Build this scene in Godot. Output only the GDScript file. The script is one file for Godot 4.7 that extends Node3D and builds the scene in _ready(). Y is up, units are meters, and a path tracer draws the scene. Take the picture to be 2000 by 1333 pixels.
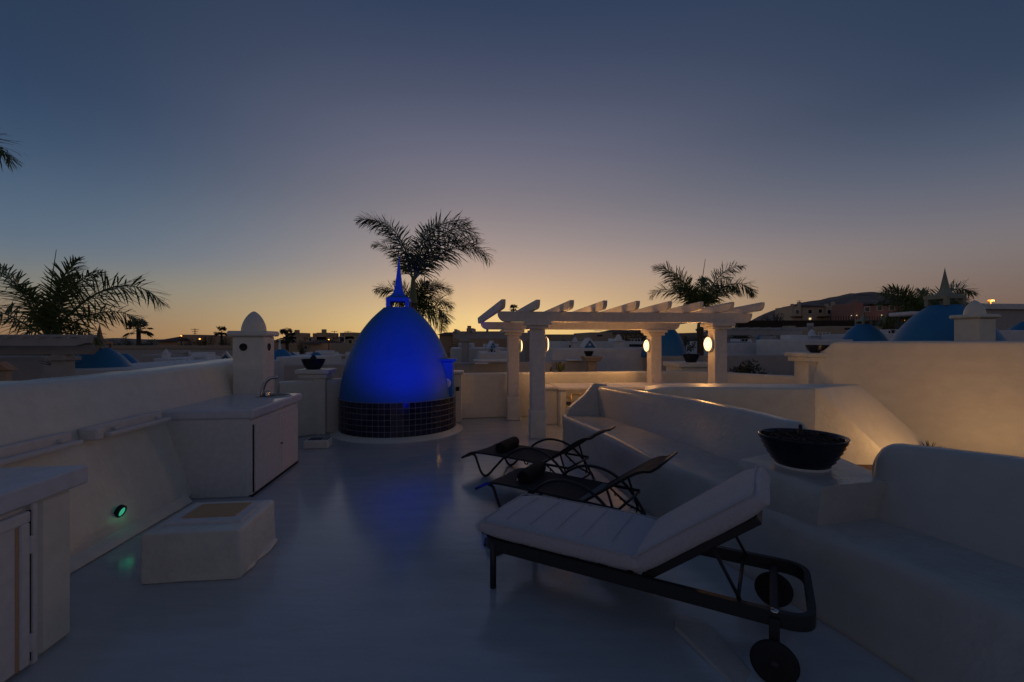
extends Node3D

var M := {}
var taken := {}
var bump_noise := FastNoiseLite.new()
const TURN := 0.1176        # the terrace's own axes are turned this much from the camera's

# ---------------------------------------------------------------- helpers: nodes
func numbered(called: String) -> String:
	var k: int = taken.get(called, 0)
	taken[called] = k + 1
	return called if k == 0 else "%s_%03d" % [called, k]

func tag(o: Node3D, label: String, category: String, group := "") -> Node3D:
	o.set_meta("label", label)
	o.set_meta("category", category)
	if group != "":
		o.set_meta("group", group)
	return o

func thing(called: String, label: String, category: String, at := Vector3.ZERO, turn := 0.0, group := "") -> Node3D:
	var o := Node3D.new()
	o.name = numbered(called)
	add_child(o)
	o.position = at
	o.rotation.y = turn
	tag(o, label, category, group)
	return o

func part(called: String, mesh: Mesh, mat: Material, parent: Node3D, at := Vector3.ZERO, rot := Vector3.ZERO) -> MeshInstance3D:
	var o := MeshInstance3D.new()
	o.name = called
	o.mesh = mesh
	o.material_override = mat
	o.position = at
	o.rotation = rot
	parent.add_child(o, true)
	return o

func single(called: String, mesh: Mesh, mat: Material, label: String, category: String, at := Vector3.ZERO, turn := 0.0, group := "") -> MeshInstance3D:
	var o := MeshInstance3D.new()
	o.name = numbered(called)
	o.mesh = mesh
	o.material_override = mat
	o.position = at
	o.rotation.y = turn
	add_child(o)
	tag(o, label, category, group)
	return o

func struct(called: String, mesh: Mesh, mat: Material, at := Vector3.ZERO, turn := 0.0) -> MeshInstance3D:
	var o := MeshInstance3D.new()
	o.name = numbered(called)
	o.mesh = mesh
	o.material_override = mat
	o.position = at
	o.rotation.y = turn
	add_child(o)
	o.set_meta("kind", "structure")
	return o

# ---------------------------------------------------------------- helpers: shapes
func begin(smooth := true) -> SurfaceTool:
	var st := SurfaceTool.new()
	st.begin(Mesh.PRIMITIVE_TRIANGLES)
	st.set_smooth_group(0 if smooth else -1)
	return st

func done(st: SurfaceTool) -> ArrayMesh:
	st.generate_normals()
	return st.commit()

func quad(st: SurfaceTool, a: Vector3, b: Vector3, c: Vector3, d: Vector3) -> void:
	for p in [a, b, c, a, c, d]:
		st.add_vertex(p)

func tri(st: SurfaceTool, a: Vector3, b: Vector3, c: Vector3) -> void:
	st.add_vertex(a)
	st.add_vertex(b)
	st.add_vertex(c)

# a box with chamfered edges whose bottom is at y0; into st
func add_box(st: SurfaceTool, c: Vector3, s: Vector3, r := 0.01) -> void:
	var h := s / 2.0
	r = minf(r, minf(h.x, minf(h.y, h.z)) * 0.9)
	var ax := [Vector3.RIGHT, Vector3.UP, Vector3.BACK]
	for i in 3:
		var j := (i + 1) % 3
		var k := (i + 2) % 3
		for sg in [-1.0, 1.0]:
			var n: Vector3 = ax[i] * h[i] * sg
			var u: Vector3 = ax[j] * (h[j] - r)
			var v: Vector3 = ax[k] * (h[k] - r)
			if sg > 0:
				quad(st, c + n - u - v, c + n - u + v, c + n + u + v, c + n + u - v)
			else:
				quad(st, c + n - u - v, c + n + u - v, c + n + u + v, c + n - u + v)
		for sj in [-1.0, 1.0]:
			for sk in [-1.0, 1.0]:
				var e1: Vector3 = ax[j] * h[j] * sj + ax[k] * (h[k] - r) * sk
				var e2: Vector3 = ax[j] * (h[j] - r) * sj + ax[k] * h[k] * sk
				var l: Vector3 = ax[i] * (h[i] - r)
				if sj * sk > 0:
					quad(st, c + e1 - l, c + e2 - l, c + e2 + l, c + e1 + l)
				else:
					quad(st, c + e1 - l, c + e1 + l, c + e2 + l, c + e2 - l)
	for sx in [-1.0, 1.0]:
		for sy in [-1.0, 1.0]:
			for sz in [-1.0, 1.0]:
				var a := c + Vector3(h.x * sx, (h.y - r) * sy, (h.z - r) * sz)
				var b := c + Vector3((h.x - r) * sx, h.y * sy, (h.z - r) * sz)
				var d := c + Vector3((h.x - r) * sx, (h.y - r) * sy, h.z * sz)
				if sx * sy * sz > 0:
					tri(st, a, d, b)
				else:
					tri(st, a, b, d)

func box(s: Vector3, r := 0.01, c := Vector3.ZERO) -> ArrayMesh:
	var st := begin(false)
	add_box(st, c, s, r)
	return done(st)

# box standing on y = 0
func block(w: float, h: float, d: float, r := 0.01) -> ArrayMesh:
	return box(Vector3(w, h, d), r, Vector3(0, h / 2.0, 0))

# a polygon (x, y) extruded along z from -d/2 to d/2, edges chamfered
func prism(poly: PackedVector2Array, d: float, r := 0.006) -> ArrayMesh:
	var st := begin(false)
	var inner := poly
	if r > 0.0:
		var off := Geometry2D.offset_polygon(poly, -r, Geometry2D.JOIN_MITER)
		if off.size() > 0 and off[0].size() == poly.size():
			# keep the same start corner
			var best := 0
			for i in off[0].size():
				if off[0][i].distance_to(poly[0]) < off[0][best].distance_to(poly[0]):
					best = i
			var al := PackedVector2Array()
			for i in poly.size():
				al.append(off[0][(best + i) % poly.size()])
			inner = al
		else:
			r = 0.0
	var n := poly.size()
	var z := d / 2.0
	for i in n:
		var a := poly[i]
		var b := poly[(i + 1) % n]
		quad(st, Vector3(a.x, a.y, -z + r), Vector3(b.x, b.y, -z + r), Vector3(b.x, b.y, z - r), Vector3(a.x, a.y, z - r))
		if r > 0.0:
			var ai := inner[i]
			var bi := inner[(i + 1) % n]
			quad(st, Vector3(a.x, a.y, z - r), Vector3(b.x, b.y, z - r), Vector3(bi.x, bi.y, z), Vector3(ai.x, ai.y, z))
			quad(st, Vector3(a.x, a.y, -z + r), Vector3(ai.x, ai.y, -z), Vector3(bi.x, bi.y, -z), Vector3(b.x, b.y, -z + r))
	var idx := Geometry2D.triangulate_polygon(inner)
	for i in range(0, idx.size(), 3):
		var p := inner[idx[i]]
		var q := inner[idx[i + 1]]
		var s := inner[idx[i + 2]]
		tri(st, Vector3(p.x, p.y, z), Vector3(q.x, q.y, z), Vector3(s.x, s.y, z))
		tri(st, Vector3(p.x, p.y, -z), Vector3(s.x, s.y, -z), Vector3(q.x, q.y, -z))
	return done(st)

# (radius, height) pairs turned about y; four sides make a pyramid-like body
func lathe(prof: Array, n := 48, flat := false, twist := 0.0) -> ArrayMesh:
	var st := begin(not flat)
	for i in prof.size() - 1:
		var a: Vector2 = prof[i]
		var b: Vector2 = prof[i + 1]
		for k in n:
			var t0 := TAU * k / n + twist
			var t1 := TAU * (k + 1) / n + twist
			var p0 := Vector3(cos(t0) * a.x, a.y, sin(t0) * a.x)
			var p1 := Vector3(cos(t1) * a.x, a.y, sin(t1) * a.x)
			var q0 := Vector3(cos(t0) * b.x, b.y, sin(t0) * b.x)
			var q1 := Vector3(cos(t1) * b.x, b.y, sin(t1) * b.x)
			if a.x > 0.0001:
				tri(st, p0, p1, q1)
			if b.x > 0.0001:
				tri(st, p0, q1, q0)
	return done(st)

func add_tube(st: SurfaceTool, path: PackedVector3Array, r0: float, r1 := -1.0, sides := 8, closed := false, squash := 1.0) -> void:
	if r1 < 0.0:
		r1 = r0
	var rings := []
	var n := path.size()
	var up := Vector3.UP
	for i in n:
		var t: Vector3
		if closed:
			t = (path[(i + 1) % n] - path[(i + n - 1) % n]).normalized()
		else:
			t = (path[mini(i + 1, n - 1)] - path[maxi(i - 1, 0)]).normalized()
		var side := t.cross(up)
		if side.length() < 0.05:
			side = t.cross(Vector3.RIGHT)
		side = side.normalized()
		var nor := side.cross(t).normalized()
		var r := lerpf(r0, r1, float(i) / maxf(1.0, n - 1))
		var ring := PackedVector3Array()
		for k in sides:
			var a := TAU * (k + 0.5) / sides
			ring.append(path[i] + side * cos(a) * r * squash + nor * sin(a) * r)
		rings.append(ring)
	var last := n if closed else n - 1
	for i in last:
		var A: PackedVector3Array = rings[i]
		var B: PackedVector3Array = rings[(i + 1) % n]
		for k in sides:
			var k1 := (k + 1) % sides
			quad(st, A[k], B[k], B[k1], A[k1])
	if not closed:
		for k in range(1, sides - 1):
			tri(st, rings[0][0], rings[0][k], rings[0][k + 1])
			tri(st, rings[n - 1][0], rings[n - 1][k + 1], rings[n - 1][k])

func tube(path: PackedVector3Array, r0: float, r1 := -1.0, sides := 8, closed := false) -> ArrayMesh:
	var st := begin()
	add_tube(st, path, r0, r1, sides, closed)
	return done(st)

func curve(pts: Array, n := 6) -> PackedVector3Array:     # Catmull-Rom through the points
	var out := PackedVector3Array()
	var m := pts.size()
	for i in m - 1:
		var p0: Vector3 = pts[maxi(i - 1, 0)]
		var p1: Vector3 = pts[i]
		var p2: Vector3 = pts[i + 1]
		var p3: Vector3 = pts[mini(i + 2, m - 1)]
		for k in n:
			out.append(p1.cubic_interpolate(p2, p0, p3, float(k) / n))
	out.append(pts[m - 1])
	return out

func rounded(pts: PackedVector3Array, r: float, n := 4, open := true) -> PackedVector3Array:
	var out := PackedVector3Array()
	var m := pts.size()
	for i in m:
		if open and (i == 0 or i == m - 1):
			out.append(pts[i])
			continue
		var p := pts[i]
		var a := pts[(i + m - 1) % m]
		var b := pts[(i + 1) % m]
		var ra := minf(r, p.distance_to(a) * 0.45)
		var rb := minf(r, p.distance_to(b) * 0.45)
		var s := p + (a - p).normalized() * ra
		var e := p + (b - p).normalized() * rb
		for k in n + 1:
			var t := float(k) / n
			out.append(s.lerp(p, t).lerp(p.lerp(e, t), t))
	return out

func lump(p: Vector3, amp: float) -> Vector3:
	return p + Vector3(bump_noise.get_noise_3dv(p), bump_noise.get_noise_3dv(p + Vector3(31, 7, 3)) * 0.8, bump_noise.get_noise_3dv(p + Vector3(5, 61, 17))) * amp

# sections of equal length joined one after another; ends closed, rounded when bulge > 0
func loft(secs: Array, sub := 4, r := 0.05, amp := 0.006, bulge0 := 0.0, bulge1 := 0.0, fine := 0.12) -> ArrayMesh:
	var rows := []
	var m := secs.size()
	for i in m:
		var pr := rounded(secs[i], r, 4, false)
		rows.append(pr)
	var full := []
	for i in m - 1:
		for k in sub:
			var t := float(k) / sub
			var row := PackedVector3Array()
			for j in rows[i].size():
				row.append(rows[i][j].cubic_interpolate(rows[i + 1][j], rows[maxi(i - 1, 0)][j], rows[mini(i + 2, m - 1)][j], t))
			full.append(row)
	full.append(rows[m - 1])
	# long edges are cut so that the unevenness shows
	var cut := []
	for j in rows[0].size():
		var far := 0.0
		for i in m:
			far = maxf(far, rows[i][j].distance_to(rows[i][(j + 1) % rows[i].size()]))
		cut.append(clampi(int(ceil(far / fine)), 1, 14))
	for i in full.size():
		var row := PackedVector3Array()
		for j in full[i].size():
			var a: Vector3 = full[i][j]
			var b: Vector3 = full[i][(j + 1) % full[i].size()]
			for k in cut[j]:
				row.append(a.lerp(b, float(k) / cut[j]))
		full[i] = row
	for e in 2:
		var bulge := bulge0 if e == 0 else bulge1
		if bulge <= 0.0:
			continue
		var end: PackedVector3Array = full[0] if e == 0 else full[full.size() - 1]
		var nxt: PackedVector3Array = full[1] if e == 0 else full[full.size() - 2]
		var c := Vector3.ZERO
		var c2 := Vector3.ZERO
		for p in end:
			c += p / end.size()
		for p in nxt:
			c2 += p / end.size()
		var dir := (c - c2).normalized()
		for s in 4:
			var a := PI / 2 * (s + 1) / 4.0
			var row := PackedVector3Array()
			for p in end:
				var off := p - c
				var shrink := minf(bulge * (1.0 - cos(a)), off.length() * 0.8)
				row.append(p - off.normalized() * shrink + dir * bulge * sin(a))
			if e == 0:
				full.insert(0, row)
			else:
				full.append(row)
	var st := begin()
	if amp > 0.0:
		for i in full.size():
			var row: PackedVector3Array = full[i]
			for j in row.size():
				row[j] = lump(row[j], amp)
			full[i] = row
	for i in full.size() - 1:
		var A: PackedVector3Array = full[i]
		var B: PackedVector3Array = full[i + 1]
		for j in A.size():
			var j1 := (j + 1) % A.size()
			quad(st, A[j], A[j1], B[j1], B[j])
	st.set_smooth_group(-1)
	for e in 2:
		var end: PackedVector3Array = full[0] if e == 0 else full[full.size() - 1]
		var flat := PackedVector2Array()
		var x := Vector3.ZERO
		var nrm := Vector3.ZERO
		for j in end.size():
			nrm += end[j].cross(end[(j + 1) % end.size()])
		nrm = nrm.normalized()
		x = nrm.cross(Vector3.UP if absf(nrm.y) < 0.8 else Vector3.RIGHT).normalized()
		var y := nrm.cross(x)
		for p in end:
			flat.append(Vector2(p.dot(x), p.dot(y)))
		var idx := Geometry2D.triangulate_polygon(flat)
		for i in range(0, idx.size(), 3):
			if e == 0:
				tri(st, end[idx[i]], end[idx[i + 2]], end[idx[i + 1]])
			else:
				tri(st, end[idx[i]], end[idx[i + 1]], end[idx[i + 2]])
	return done(st)

func v(x: float, h: float, z: float) -> Vector3:         # z counted away from the camera
	return Vector3(x, h, -z)

# a wall along a line of (x, depth) points: inner foot, inner top, outer top, outer foot
func wall_mesh(line: Array, h: float, lean: float, thick: float, r := 0.06, amp := 0.006, sub := 4, b0 := 0.0, b1 := 0.0, foot := 0.0) -> ArrayMesh:
	var secs := []
	for i in line.size():
		var p: Vector3 = line[i]            # x, depth, height factor
		var a: Vector3 = line[maxi(i - 1, 0)]
		var b: Vector3 = line[mini(i + 1, line.size() - 1)]
		var t := Vector2(b.x - a.x, b.y - a.y).normalized()
		var nrm := Vector2(-t.y, t.x)       # to the left of the way
		var hh := h * p.z
		var q := func(o: float, y: float) -> Vector3: return v(p.x + nrm.x * o, y, p.y + nrm.y * o)
		secs.append(PackedVector3Array([q.call(0.0, foot), q.call(lean * hh, hh), q.call(lean * hh + thick, hh), q.call(lean * hh + thick, foot)]))
	return loft(secs, sub, r, amp, b0, b1)

# ---------------------------------------------------------------- helpers: materials
func noise_tex(freq: float, octaves := 4, size := 256, ramp0 := 0.0, ramp1 := 1.0, kind := FastNoiseLite.TYPE_SIMPLEX_SMOOTH, sd := 1) -> NoiseTexture2D:
	var n := FastNoiseLite.new()
	n.noise_type = kind
	n.frequency = freq
	n.fractal_octaves = octaves
	n.seed = sd
	var t := NoiseTexture2D.new()
	t.width = size
	t.height = size
	t.seamless = true
	t.noise = n
	var g := Gradient.new()
	g.set_color(0, Color(ramp0, ramp0, ramp0))
	g.set_color(1, Color(ramp1, ramp1, ramp1))
	t.color_ramp = g
	return t

func lin(r: float, g: float, b: float) -> Color:
	return Color(r, g, b).linear_to_srgb()

func mat(c: Color, rough := 0.6, metal := 0.0) -> StandardMaterial3D:
	var m := StandardMaterial3D.new()
	m.albedo_color = c
	m.roughness = rough
	m.metallic = metal
	return m

func textured(m: StandardMaterial3D, scale: float, tone: Texture2D, relief: Texture2D, depth_cm: float, world := true) -> StandardMaterial3D:
	m.uv1_triplanar = true
	m.uv1_world_triplanar = world
	m.uv1_scale = Vector3.ONE * scale
	if tone:
		m.albedo_texture = tone
	if relief:
		m.heightmap_enabled = true
		m.heightmap_texture = relief
		m.heightmap_scale = depth_cm
	return m

func glow(c: Color, e: float) -> StandardMaterial3D:
	var m := mat(Color(0.8, 0.8, 0.8), 0.4)
	m.emission_enabled = true
	m.emission = c
	m.emission_energy_multiplier = e
	return m

func materials() -> void:
	var mottle := noise_tex(0.012, 6, 512, 0.93, 1.0)
	var lumps := noise_tex(0.035, 6, 512)
	var stroke := noise_tex(0.03, 4, 512, 0.0, 1.0, FastNoiseLite.TYPE_SIMPLEX_SMOOTH, 5)
	M.plaster = textured(mat(lin(0.77, 0.74, 0.64), 0.42), 0.8, mottle, lumps, 0.22)
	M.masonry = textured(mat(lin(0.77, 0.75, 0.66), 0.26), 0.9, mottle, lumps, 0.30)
	M.bench = textured(mat(lin(0.50, 0.49, 0.46), 0.24), 0.9, mottle, lumps, 0.30)  # masonry white made darker; the shade on the bench is put into the colour
	M.far_plaster = textured(mat(lin(0.76, 0.76, 0.76), 0.7), 0.5, mottle, null, 0.0)
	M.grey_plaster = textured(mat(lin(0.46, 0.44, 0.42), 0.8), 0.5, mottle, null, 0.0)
	M.tan_plaster = textured(mat(lin(0.45, 0.36, 0.26), 0.8), 0.4, mottle, null, 0.0)
	M.floor = textured(mat(lin(0.48, 0.51, 0.53), 0.19), 0.55, noise_tex(0.008, 6, 512, 0.93, 1.0, FastNoiseLite.TYPE_SIMPLEX_SMOOTH, 9), stroke, 0.06)
	M.floor.uv1_scale = Vector3(0.30, 0.55, 1.5)
	M.floor.metallic_specular = 0.68
	M.floor.roughness_texture = noise_tex(0.015, 5, 512, 0.72, 1.0, FastNoiseLite.TYPE_SIMPLEX_SMOOTH, 21)
	M.white_paint = textured(mat(lin(0.72, 0.68, 0.66), 0.35), 1.5, mottle, lumps, 0.10)
	M.joinery = textured(mat(lin(0.74, 0.70, 0.69), 0.38), 2.0, mottle, lumps, 0.04)
	M.counter = textured(mat(lin(0.66, 0.66, 0.70), 0.22), 1.2, mottle, lumps, 0.06)
	M.timber_white = textured(mat(lin(0.74, 0.68, 0.62), 0.5), 1.5, mottle, lumps, 0.08, false)
	M.blue = textured(mat(lin(0.015, 0.14, 0.46), 0.6), 1.0, mottle, lumps, 0.10)
	M.pale_blue = textured(mat(lin(0.025, 0.19, 0.40), 0.5), 1.0, mottle, lumps, 0.10)
	M.tile = mat(lin(0.008, 0.010, 0.045), 0.09)
	M.tile_dark = mat(lin(0.006, 0.007, 0.028), 0.16)
	M.tile_violet = mat(lin(0.012, 0.009, 0.04), 0.14)
	M.grout = mat(lin(0.26, 0.25, 0.31), 0.8)
	M.spire_grey = textured(mat(lin(0.30, 0.32, 0.24), 0.7), 3.0, mottle, lumps, 0.3)
	M.spire_brown = textured(mat(lin(0.45, 0.25, 0.14), 0.7), 3.0, mottle, null, 0.0)
	M.black_metal = mat(lin(0.010, 0.010, 0.012), 0.4)
	M.frame_metal = mat(lin(0.02, 0.02, 0.021), 0.45)
	M.rubber = mat(lin(0.012, 0.012, 0.013), 0.75)
	M.sling = textured(mat(lin(0.016, 0.016, 0.018), 0.85), 30.0, null, noise_tex(0.2, 2, 128), 0.05, false)
	M.sling_grey = mat(lin(0.12, 0.12, 0.13), 0.7)
	M.towel = textured(mat(lin(0.010, 0.010, 0.011), 0.95), 12.0, null, noise_tex(0.15, 3, 128), 0.5, false)
	M.cushion = textured(mat(lin(0.54, 0.52, 0.55), 0.9), 6.0, mottle, noise_tex(0.05, 5, 256), 0.35, false)
	M.cushion.rim_enabled = true
	M.cushion.rim = 0.3
	M.seam = mat(lin(0.36, 0.35, 0.38), 0.95)
	M.glaze = mat(lin(0.007, 0.008, 0.02), 0.30)
	M.gravel = mat(lin(0.02, 0.018, 0.016), 0.9)
	M.chrome = mat(lin(0.55, 0.52, 0.52), 0.2, 1.0)
	M.brass = mat(lin(0.45, 0.30, 0.14), 0.35, 0.8)
	M.dark = mat(lin(0.01, 0.01, 0.011), 0.6)
	M.grille = mat(lin(0.04, 0.04, 0.045), 0.6)
	M.tan_board = textured(mat(lin(0.62, 0.36, 0.17), 0.6), 2.5, mottle, lumps, 0.2)
	M.terracotta = textured(mat(lin(0.24, 0.12, 0.06), 0.7), 1.5, mottle, lumps, 0.4)
	M.leaf = mat(lin(0.10, 0.14, 0.05), 0.45)
	M.leaf.backlight_enabled = true
	M.leaf.backlight = Color(0.25, 0.3, 0.12)
	M.leaf_dark = mat(lin(0.040, 0.052, 0.024), 0.6)
	M.trunk = textured(mat(lin(0.13, 0.10, 0.07), 0.85), 2.0, noise_tex(0.03, 4, 256, 0.5, 1.0), lumps, 1.0)
	M.shaft = mat(lin(0.10, 0.13, 0.06), 0.45)
	M.earth = textured(mat(lin(0.07, 0.055, 0.04), 0.95), 0.05, noise_tex(0.01, 5, 512, 0.5, 1.0), null, 0.0)
	M.hill = textured(mat(lin(0.36, 0.27, 0.22), 0.95), 0.006, noise_tex(0.01, 5, 512, 0.55, 1.0), null, 0.0)  # earth tone lightened; the haze of distance is put into the colour
	M.stone = textured(mat(lin(0.10, 0.065, 0.045), 0.9), 0.6, noise_tex(0.06, 3, 256, 0.35, 1.0, FastNoiseLite.TYPE_CELLULAR), null, 0.0)
	M.cream = textured(mat(lin(0.60, 0.48, 0.34), 0.8), 0.2, mottle, null, 0.0)
	M.pink = textured(mat(lin(0.50, 0.25, 0.19), 0.8), 0.2, mottle, null, 0.0)
	M.ochre = textured(mat(lin(0.50, 0.35, 0.22), 0.8), 0.2, mottle, null, 0.0)
	M.roof = textured(mat(lin(0.16, 0.065, 0.04), 0.85), 0.8, noise_tex(0.05, 3, 256, 0.5, 1.0), null, 0.0)
	M.pane = mat(lin(0.02, 0.022, 0.026), 0.12)
	M.trim = mat(lin(0.70, 0.62, 0.52), 0.7)
	M.lamp_warm = glow(Color(1.0, 0.82, 0.56), 2.2)
	M.lamp_green = glow(Color(0.12, 0.80, 0.62), 0.42)
	M.lamp_blue = glow(Color(0.05, 0.15, 1.0), 0.5)
	M.lamp_street = glow(Color(1.0, 0.62, 0.22), 1.6)
	M.lamp_white = glow(Color(1.0, 0.90, 0.68), 0.9)
	M.lamp_cyan = glow(Color(0.25, 0.6, 1.0), 1.6)

# ---------------------------------------------------------------- sky
const GRID := [0.0, 2.0, 5.0, 8.5, 12.0, 17.0, 22.0, 30.0, 37.0, 60.0, 90.0]
func stops(rows: Array) -> PackedVector3Array:
	var out := PackedVector3Array()
	for c in rows:
		out.append(Vector3(c[0], c[1], c[2]))
	return out

func pick(s: PackedVector3Array, el: float) -> Vector3:
	for i in GRID.size() - 1:
		if el <= GRID[i + 1]:
			var t: float = (el - GRID[i]) / (GRID[i + 1] - GRID[i])
			return s[i].cubic_interpolate(s[i + 1], s[maxi(i - 1, 0)], s[mini(i + 2, GRID.size() - 1)], t)
	return s[GRID.size() - 1]

func sky_image() -> ImageTexture:
	var centre := stops([[250, 203, 120], [246, 209, 140], [223, 187, 141], [192, 165, 145], [162, 146, 142], [131, 124, 131], [107, 107, 124], [73, 81, 104], [51, 64, 90], [43, 58, 83], [42, 57, 82]])
	var left := stops([[146, 112, 82], [142, 119, 96], [128, 126, 118], [99, 113, 128], [82, 101, 122], [62, 82, 108], [49, 67, 94], [43, 59, 83], [42, 58, 82], [42, 57, 82], [42, 57, 82]])
	var right := stops([[110, 82, 68], [116, 92, 80], [120, 104, 98], [120, 113, 115], [103, 104, 116], [76, 87, 107], [54, 68, 91], [43, 59, 83], [42, 58, 82], [42, 57, 82], [42, 57, 82]])
	var back := stops([[112, 98, 96], [118, 103, 102], [120, 107, 106], [117, 107, 108], [110, 104, 108], [98, 96, 105], [84, 86, 100], [64, 71, 91], [52, 63, 86], [44, 58, 83], [42, 57, 82]])
	var w := 720
	var h := 360
	var data := PackedFloat32Array()
	data.resize(w * h * 3)
	for y in h:
		var el := maxf(0.0, 90.0 - (y + 0.5) * 180.0 / h)
		var c := pick(centre, el)
		var l := pick(left, el)
		var r := pick(right, el)
		var b := pick(back, el)
		for x in w:
			var az := wrapf((x + 0.5) * 360.0 / w, -180.0, 180.0)
			var d := wrapf(az + 5.0, -180.0, 180.0)
			var col: Vector3
			var slow := lerpf(1.0, 1.7, clampf((el - 9.0) / 16.0, 0.0, 1.0))
			if d < 0.0:
				if d > -42.0:
					col = c.lerp(l, pow(smoothstep(-0.12, 1.08, -d / 42.0), slow))
				else:
					col = l.lerp(b, smoothstep(0.0, 1.0, (-d - 42.0) / 100.0))
			elif d < 54.0:
				col = c.lerp(r, pow(smoothstep(-0.10, 1.08, d / 54.0), maxf(slow, 1.28)))
			else:
				col = r.lerp(b, smoothstep(0.0, 1.0, (d - 54.0) / 90.0))
			var k := Color(col.x / 255.0, col.y / 255.0, col.z / 255.0).srgb_to_linear()
			var i := (y * w + x) * 3
			data[i] = k.r
			data[i + 1] = k.g
			data[i + 2] = k.b
	return ImageTexture.create_from_image(Image.create_from_data(w, h, false, Image.FORMAT_RGBF, data.to_byte_array()))

# ---------------------------------------------------------------- plants
func frond(length: float, rise: float, droop: float, leaf: float, sd: int, pairs := 108) -> ArrayMesh:
	var rng := RandomNumberGenerator.new()
	rng.seed = sd
	var n := 16
	var path := PackedVector3Array()
	var p := Vector3.ZERO
	path.append(p)
	var side_bend := rng.randf_range(-0.25, 0.25)
	for i in n:
		var t := (i + 0.5) / n
		var a := deg_to_rad(rise - droop * pow(t, 2.4))
		p += Vector3(cos(a), sin(a), side_bend * t * 0.5).normalized() * length / n
		path.append(p)
	var st := begin(false)
	add_tube(st, path, length * 0.012, length * 0.002, 4)
	for k in pairs:
		var t := 0.10 + 0.90 * (k + 0.5) / pairs
		var fi := t * n
		var i := mini(int(fi), n - 1)
		var at := path[i].lerp(path[i + 1], fi - i)
		var tan := (path[i + 1] - path[i]).normalized()
		var side := tan.cross(Vector3.UP).normalized()
		if side.length() < 0.1:
			side = Vector3.BACK
		var nor := side.cross(tan).normalized()
		var ll := leaf * 0.92 * (0.62 + 0.38 * sin(PI * clampf(t * 1.05, 0.0, 1.0))) * (1.0 if t < 0.85 else lerpf(1.0, 0.5, (t - 0.85) / 0.15))
		for s in [-1.0, 1.0]:
			var spread := deg_to_rad(lerpf(74.0, 34.0, t) + rng.randf_range(-10.0, 10.0))
			var lift := rng.randf_range(-1.15, 1.2)
			var out: Vector3 = (side * s * cos(lift) + nor * sin(lift)).normalized()
			var dir := (tan * cos(spread) + out * sin(spread)).normalized()
			var L := ll * rng.randf_range(0.8, 1.12)
			var w := 0.007 + leaf * 0.012
			var acr := dir.cross(nor).normalized() * w
			var m1 := at + dir * L * 0.45 + Vector3.DOWN * L * 0.03
			var m2 := at + dir * L * 0.8 + Vector3.DOWN * L * 0.12
			var e := at + dir * L * 0.98 + Vector3.DOWN * L * rng.randf_range(0.10, 0.32)
			quad(st, at - acr * 0.5, at + acr * 0.5, m1 + acr, m1 - acr)
			quad(st, m1 - acr, m1 + acr, m2 + acr * 0.7, m2 - acr * 0.7)
			tri(st, m2 - acr * 0.7, m2 + acr * 0.7, e)
	return done(st)

func feather_palm(label: String, crown: Vector3, foot: Vector3, list: Array, spear := 0.0, thick := 0.09, leaf_k := 0.20, group := "") -> Node3D:
	var o := thing("palm_tree", label, "palm tree", foot, 0.0, group)
	var top := crown - foot
	var sh := top.normalized()
	part("trunk", tube(curve([Vector3.ZERO, top * 0.5 + Vector3(0.04, 0, 0), top - sh * 0.55], 6), thick * 1.25, thick, 12), M.trunk, o)
	part("crownshaft", tube(curve([top - sh * 0.57, top - sh * 0.3, top + sh * 0.05], 5), thick * 1.12, thick * 0.5, 10), M.shaft, o)
	for i in list.size():
		var f: Array = list[i]
		part("frond", frond(f[3], f[1], f[2], f[3] * leaf_k, int(crown.x * 100) + i * 7), M.leaf, o, top, Vector3(0, deg_to_rad(f[0]), 0))
	if spear > 0.0:
		part("spear_leaf", tube(curve([top, top + Vector3(spear * 0.03, spear * 0.5, 0), top + Vector3(spear * 0.10, spear, 0)], 4), 0.022, 0.006, 5), M.leaf, o)
	return o

func fan_palm(label: String, foot: Vector3, h: float, r: float, sd: int, group := "") -> void:
	var rng := RandomNumberGenerator.new()
	rng.seed = sd
	var o := thing("fan_palm", label, "palm tree", foot, 0.0, group)
	part("trunk", tube(PackedVector3Array([Vector3.ZERO, Vector3(0.05, h * 0.5, 0), Vector3(0, h, 0)]), r * 0.16, r * 0.13, 8), M.trunk, o)
	for k in 18:
		var st := begin(false)
		var az := TAU * k / 22.0 * 3.0 + rng.randf()
		var el := deg_to_rad(rng.randf_range(-35.0, 75.0))
		var d := Vector3(cos(az) * cos(el), sin(el), sin(az) * cos(el))
		var hub := d * r * rng.randf_range(0.45, 0.62)
		add_tube(st, PackedVector3Array([Vector3.ZERO, hub]), r * 0.02, r * 0.012, 4)
		var s1 := d.cross(Vector3.UP).normalized()
		var s2 := (s1.cross(d) + d * 0.2).normalized()
		for j in 13:
			var a := lerpf(-1.9, 1.9, j / 12.0)
			var bl := (d * cos(a) + s1 * sin(a)).normalized()
			var e := hub + bl * r * rng.randf_range(0.40, 0.52) - Vector3(0, r * 0.12, 0)
			var mid := hub + bl * r * 0.28
			var wv := s2.cross(bl).normalized() * r * 0.022
			quad(st, hub, mid - wv, e, mid + wv)
		part("leaf", done(st), M.leaf_dark, o, Vector3(0, h, 0))

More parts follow.
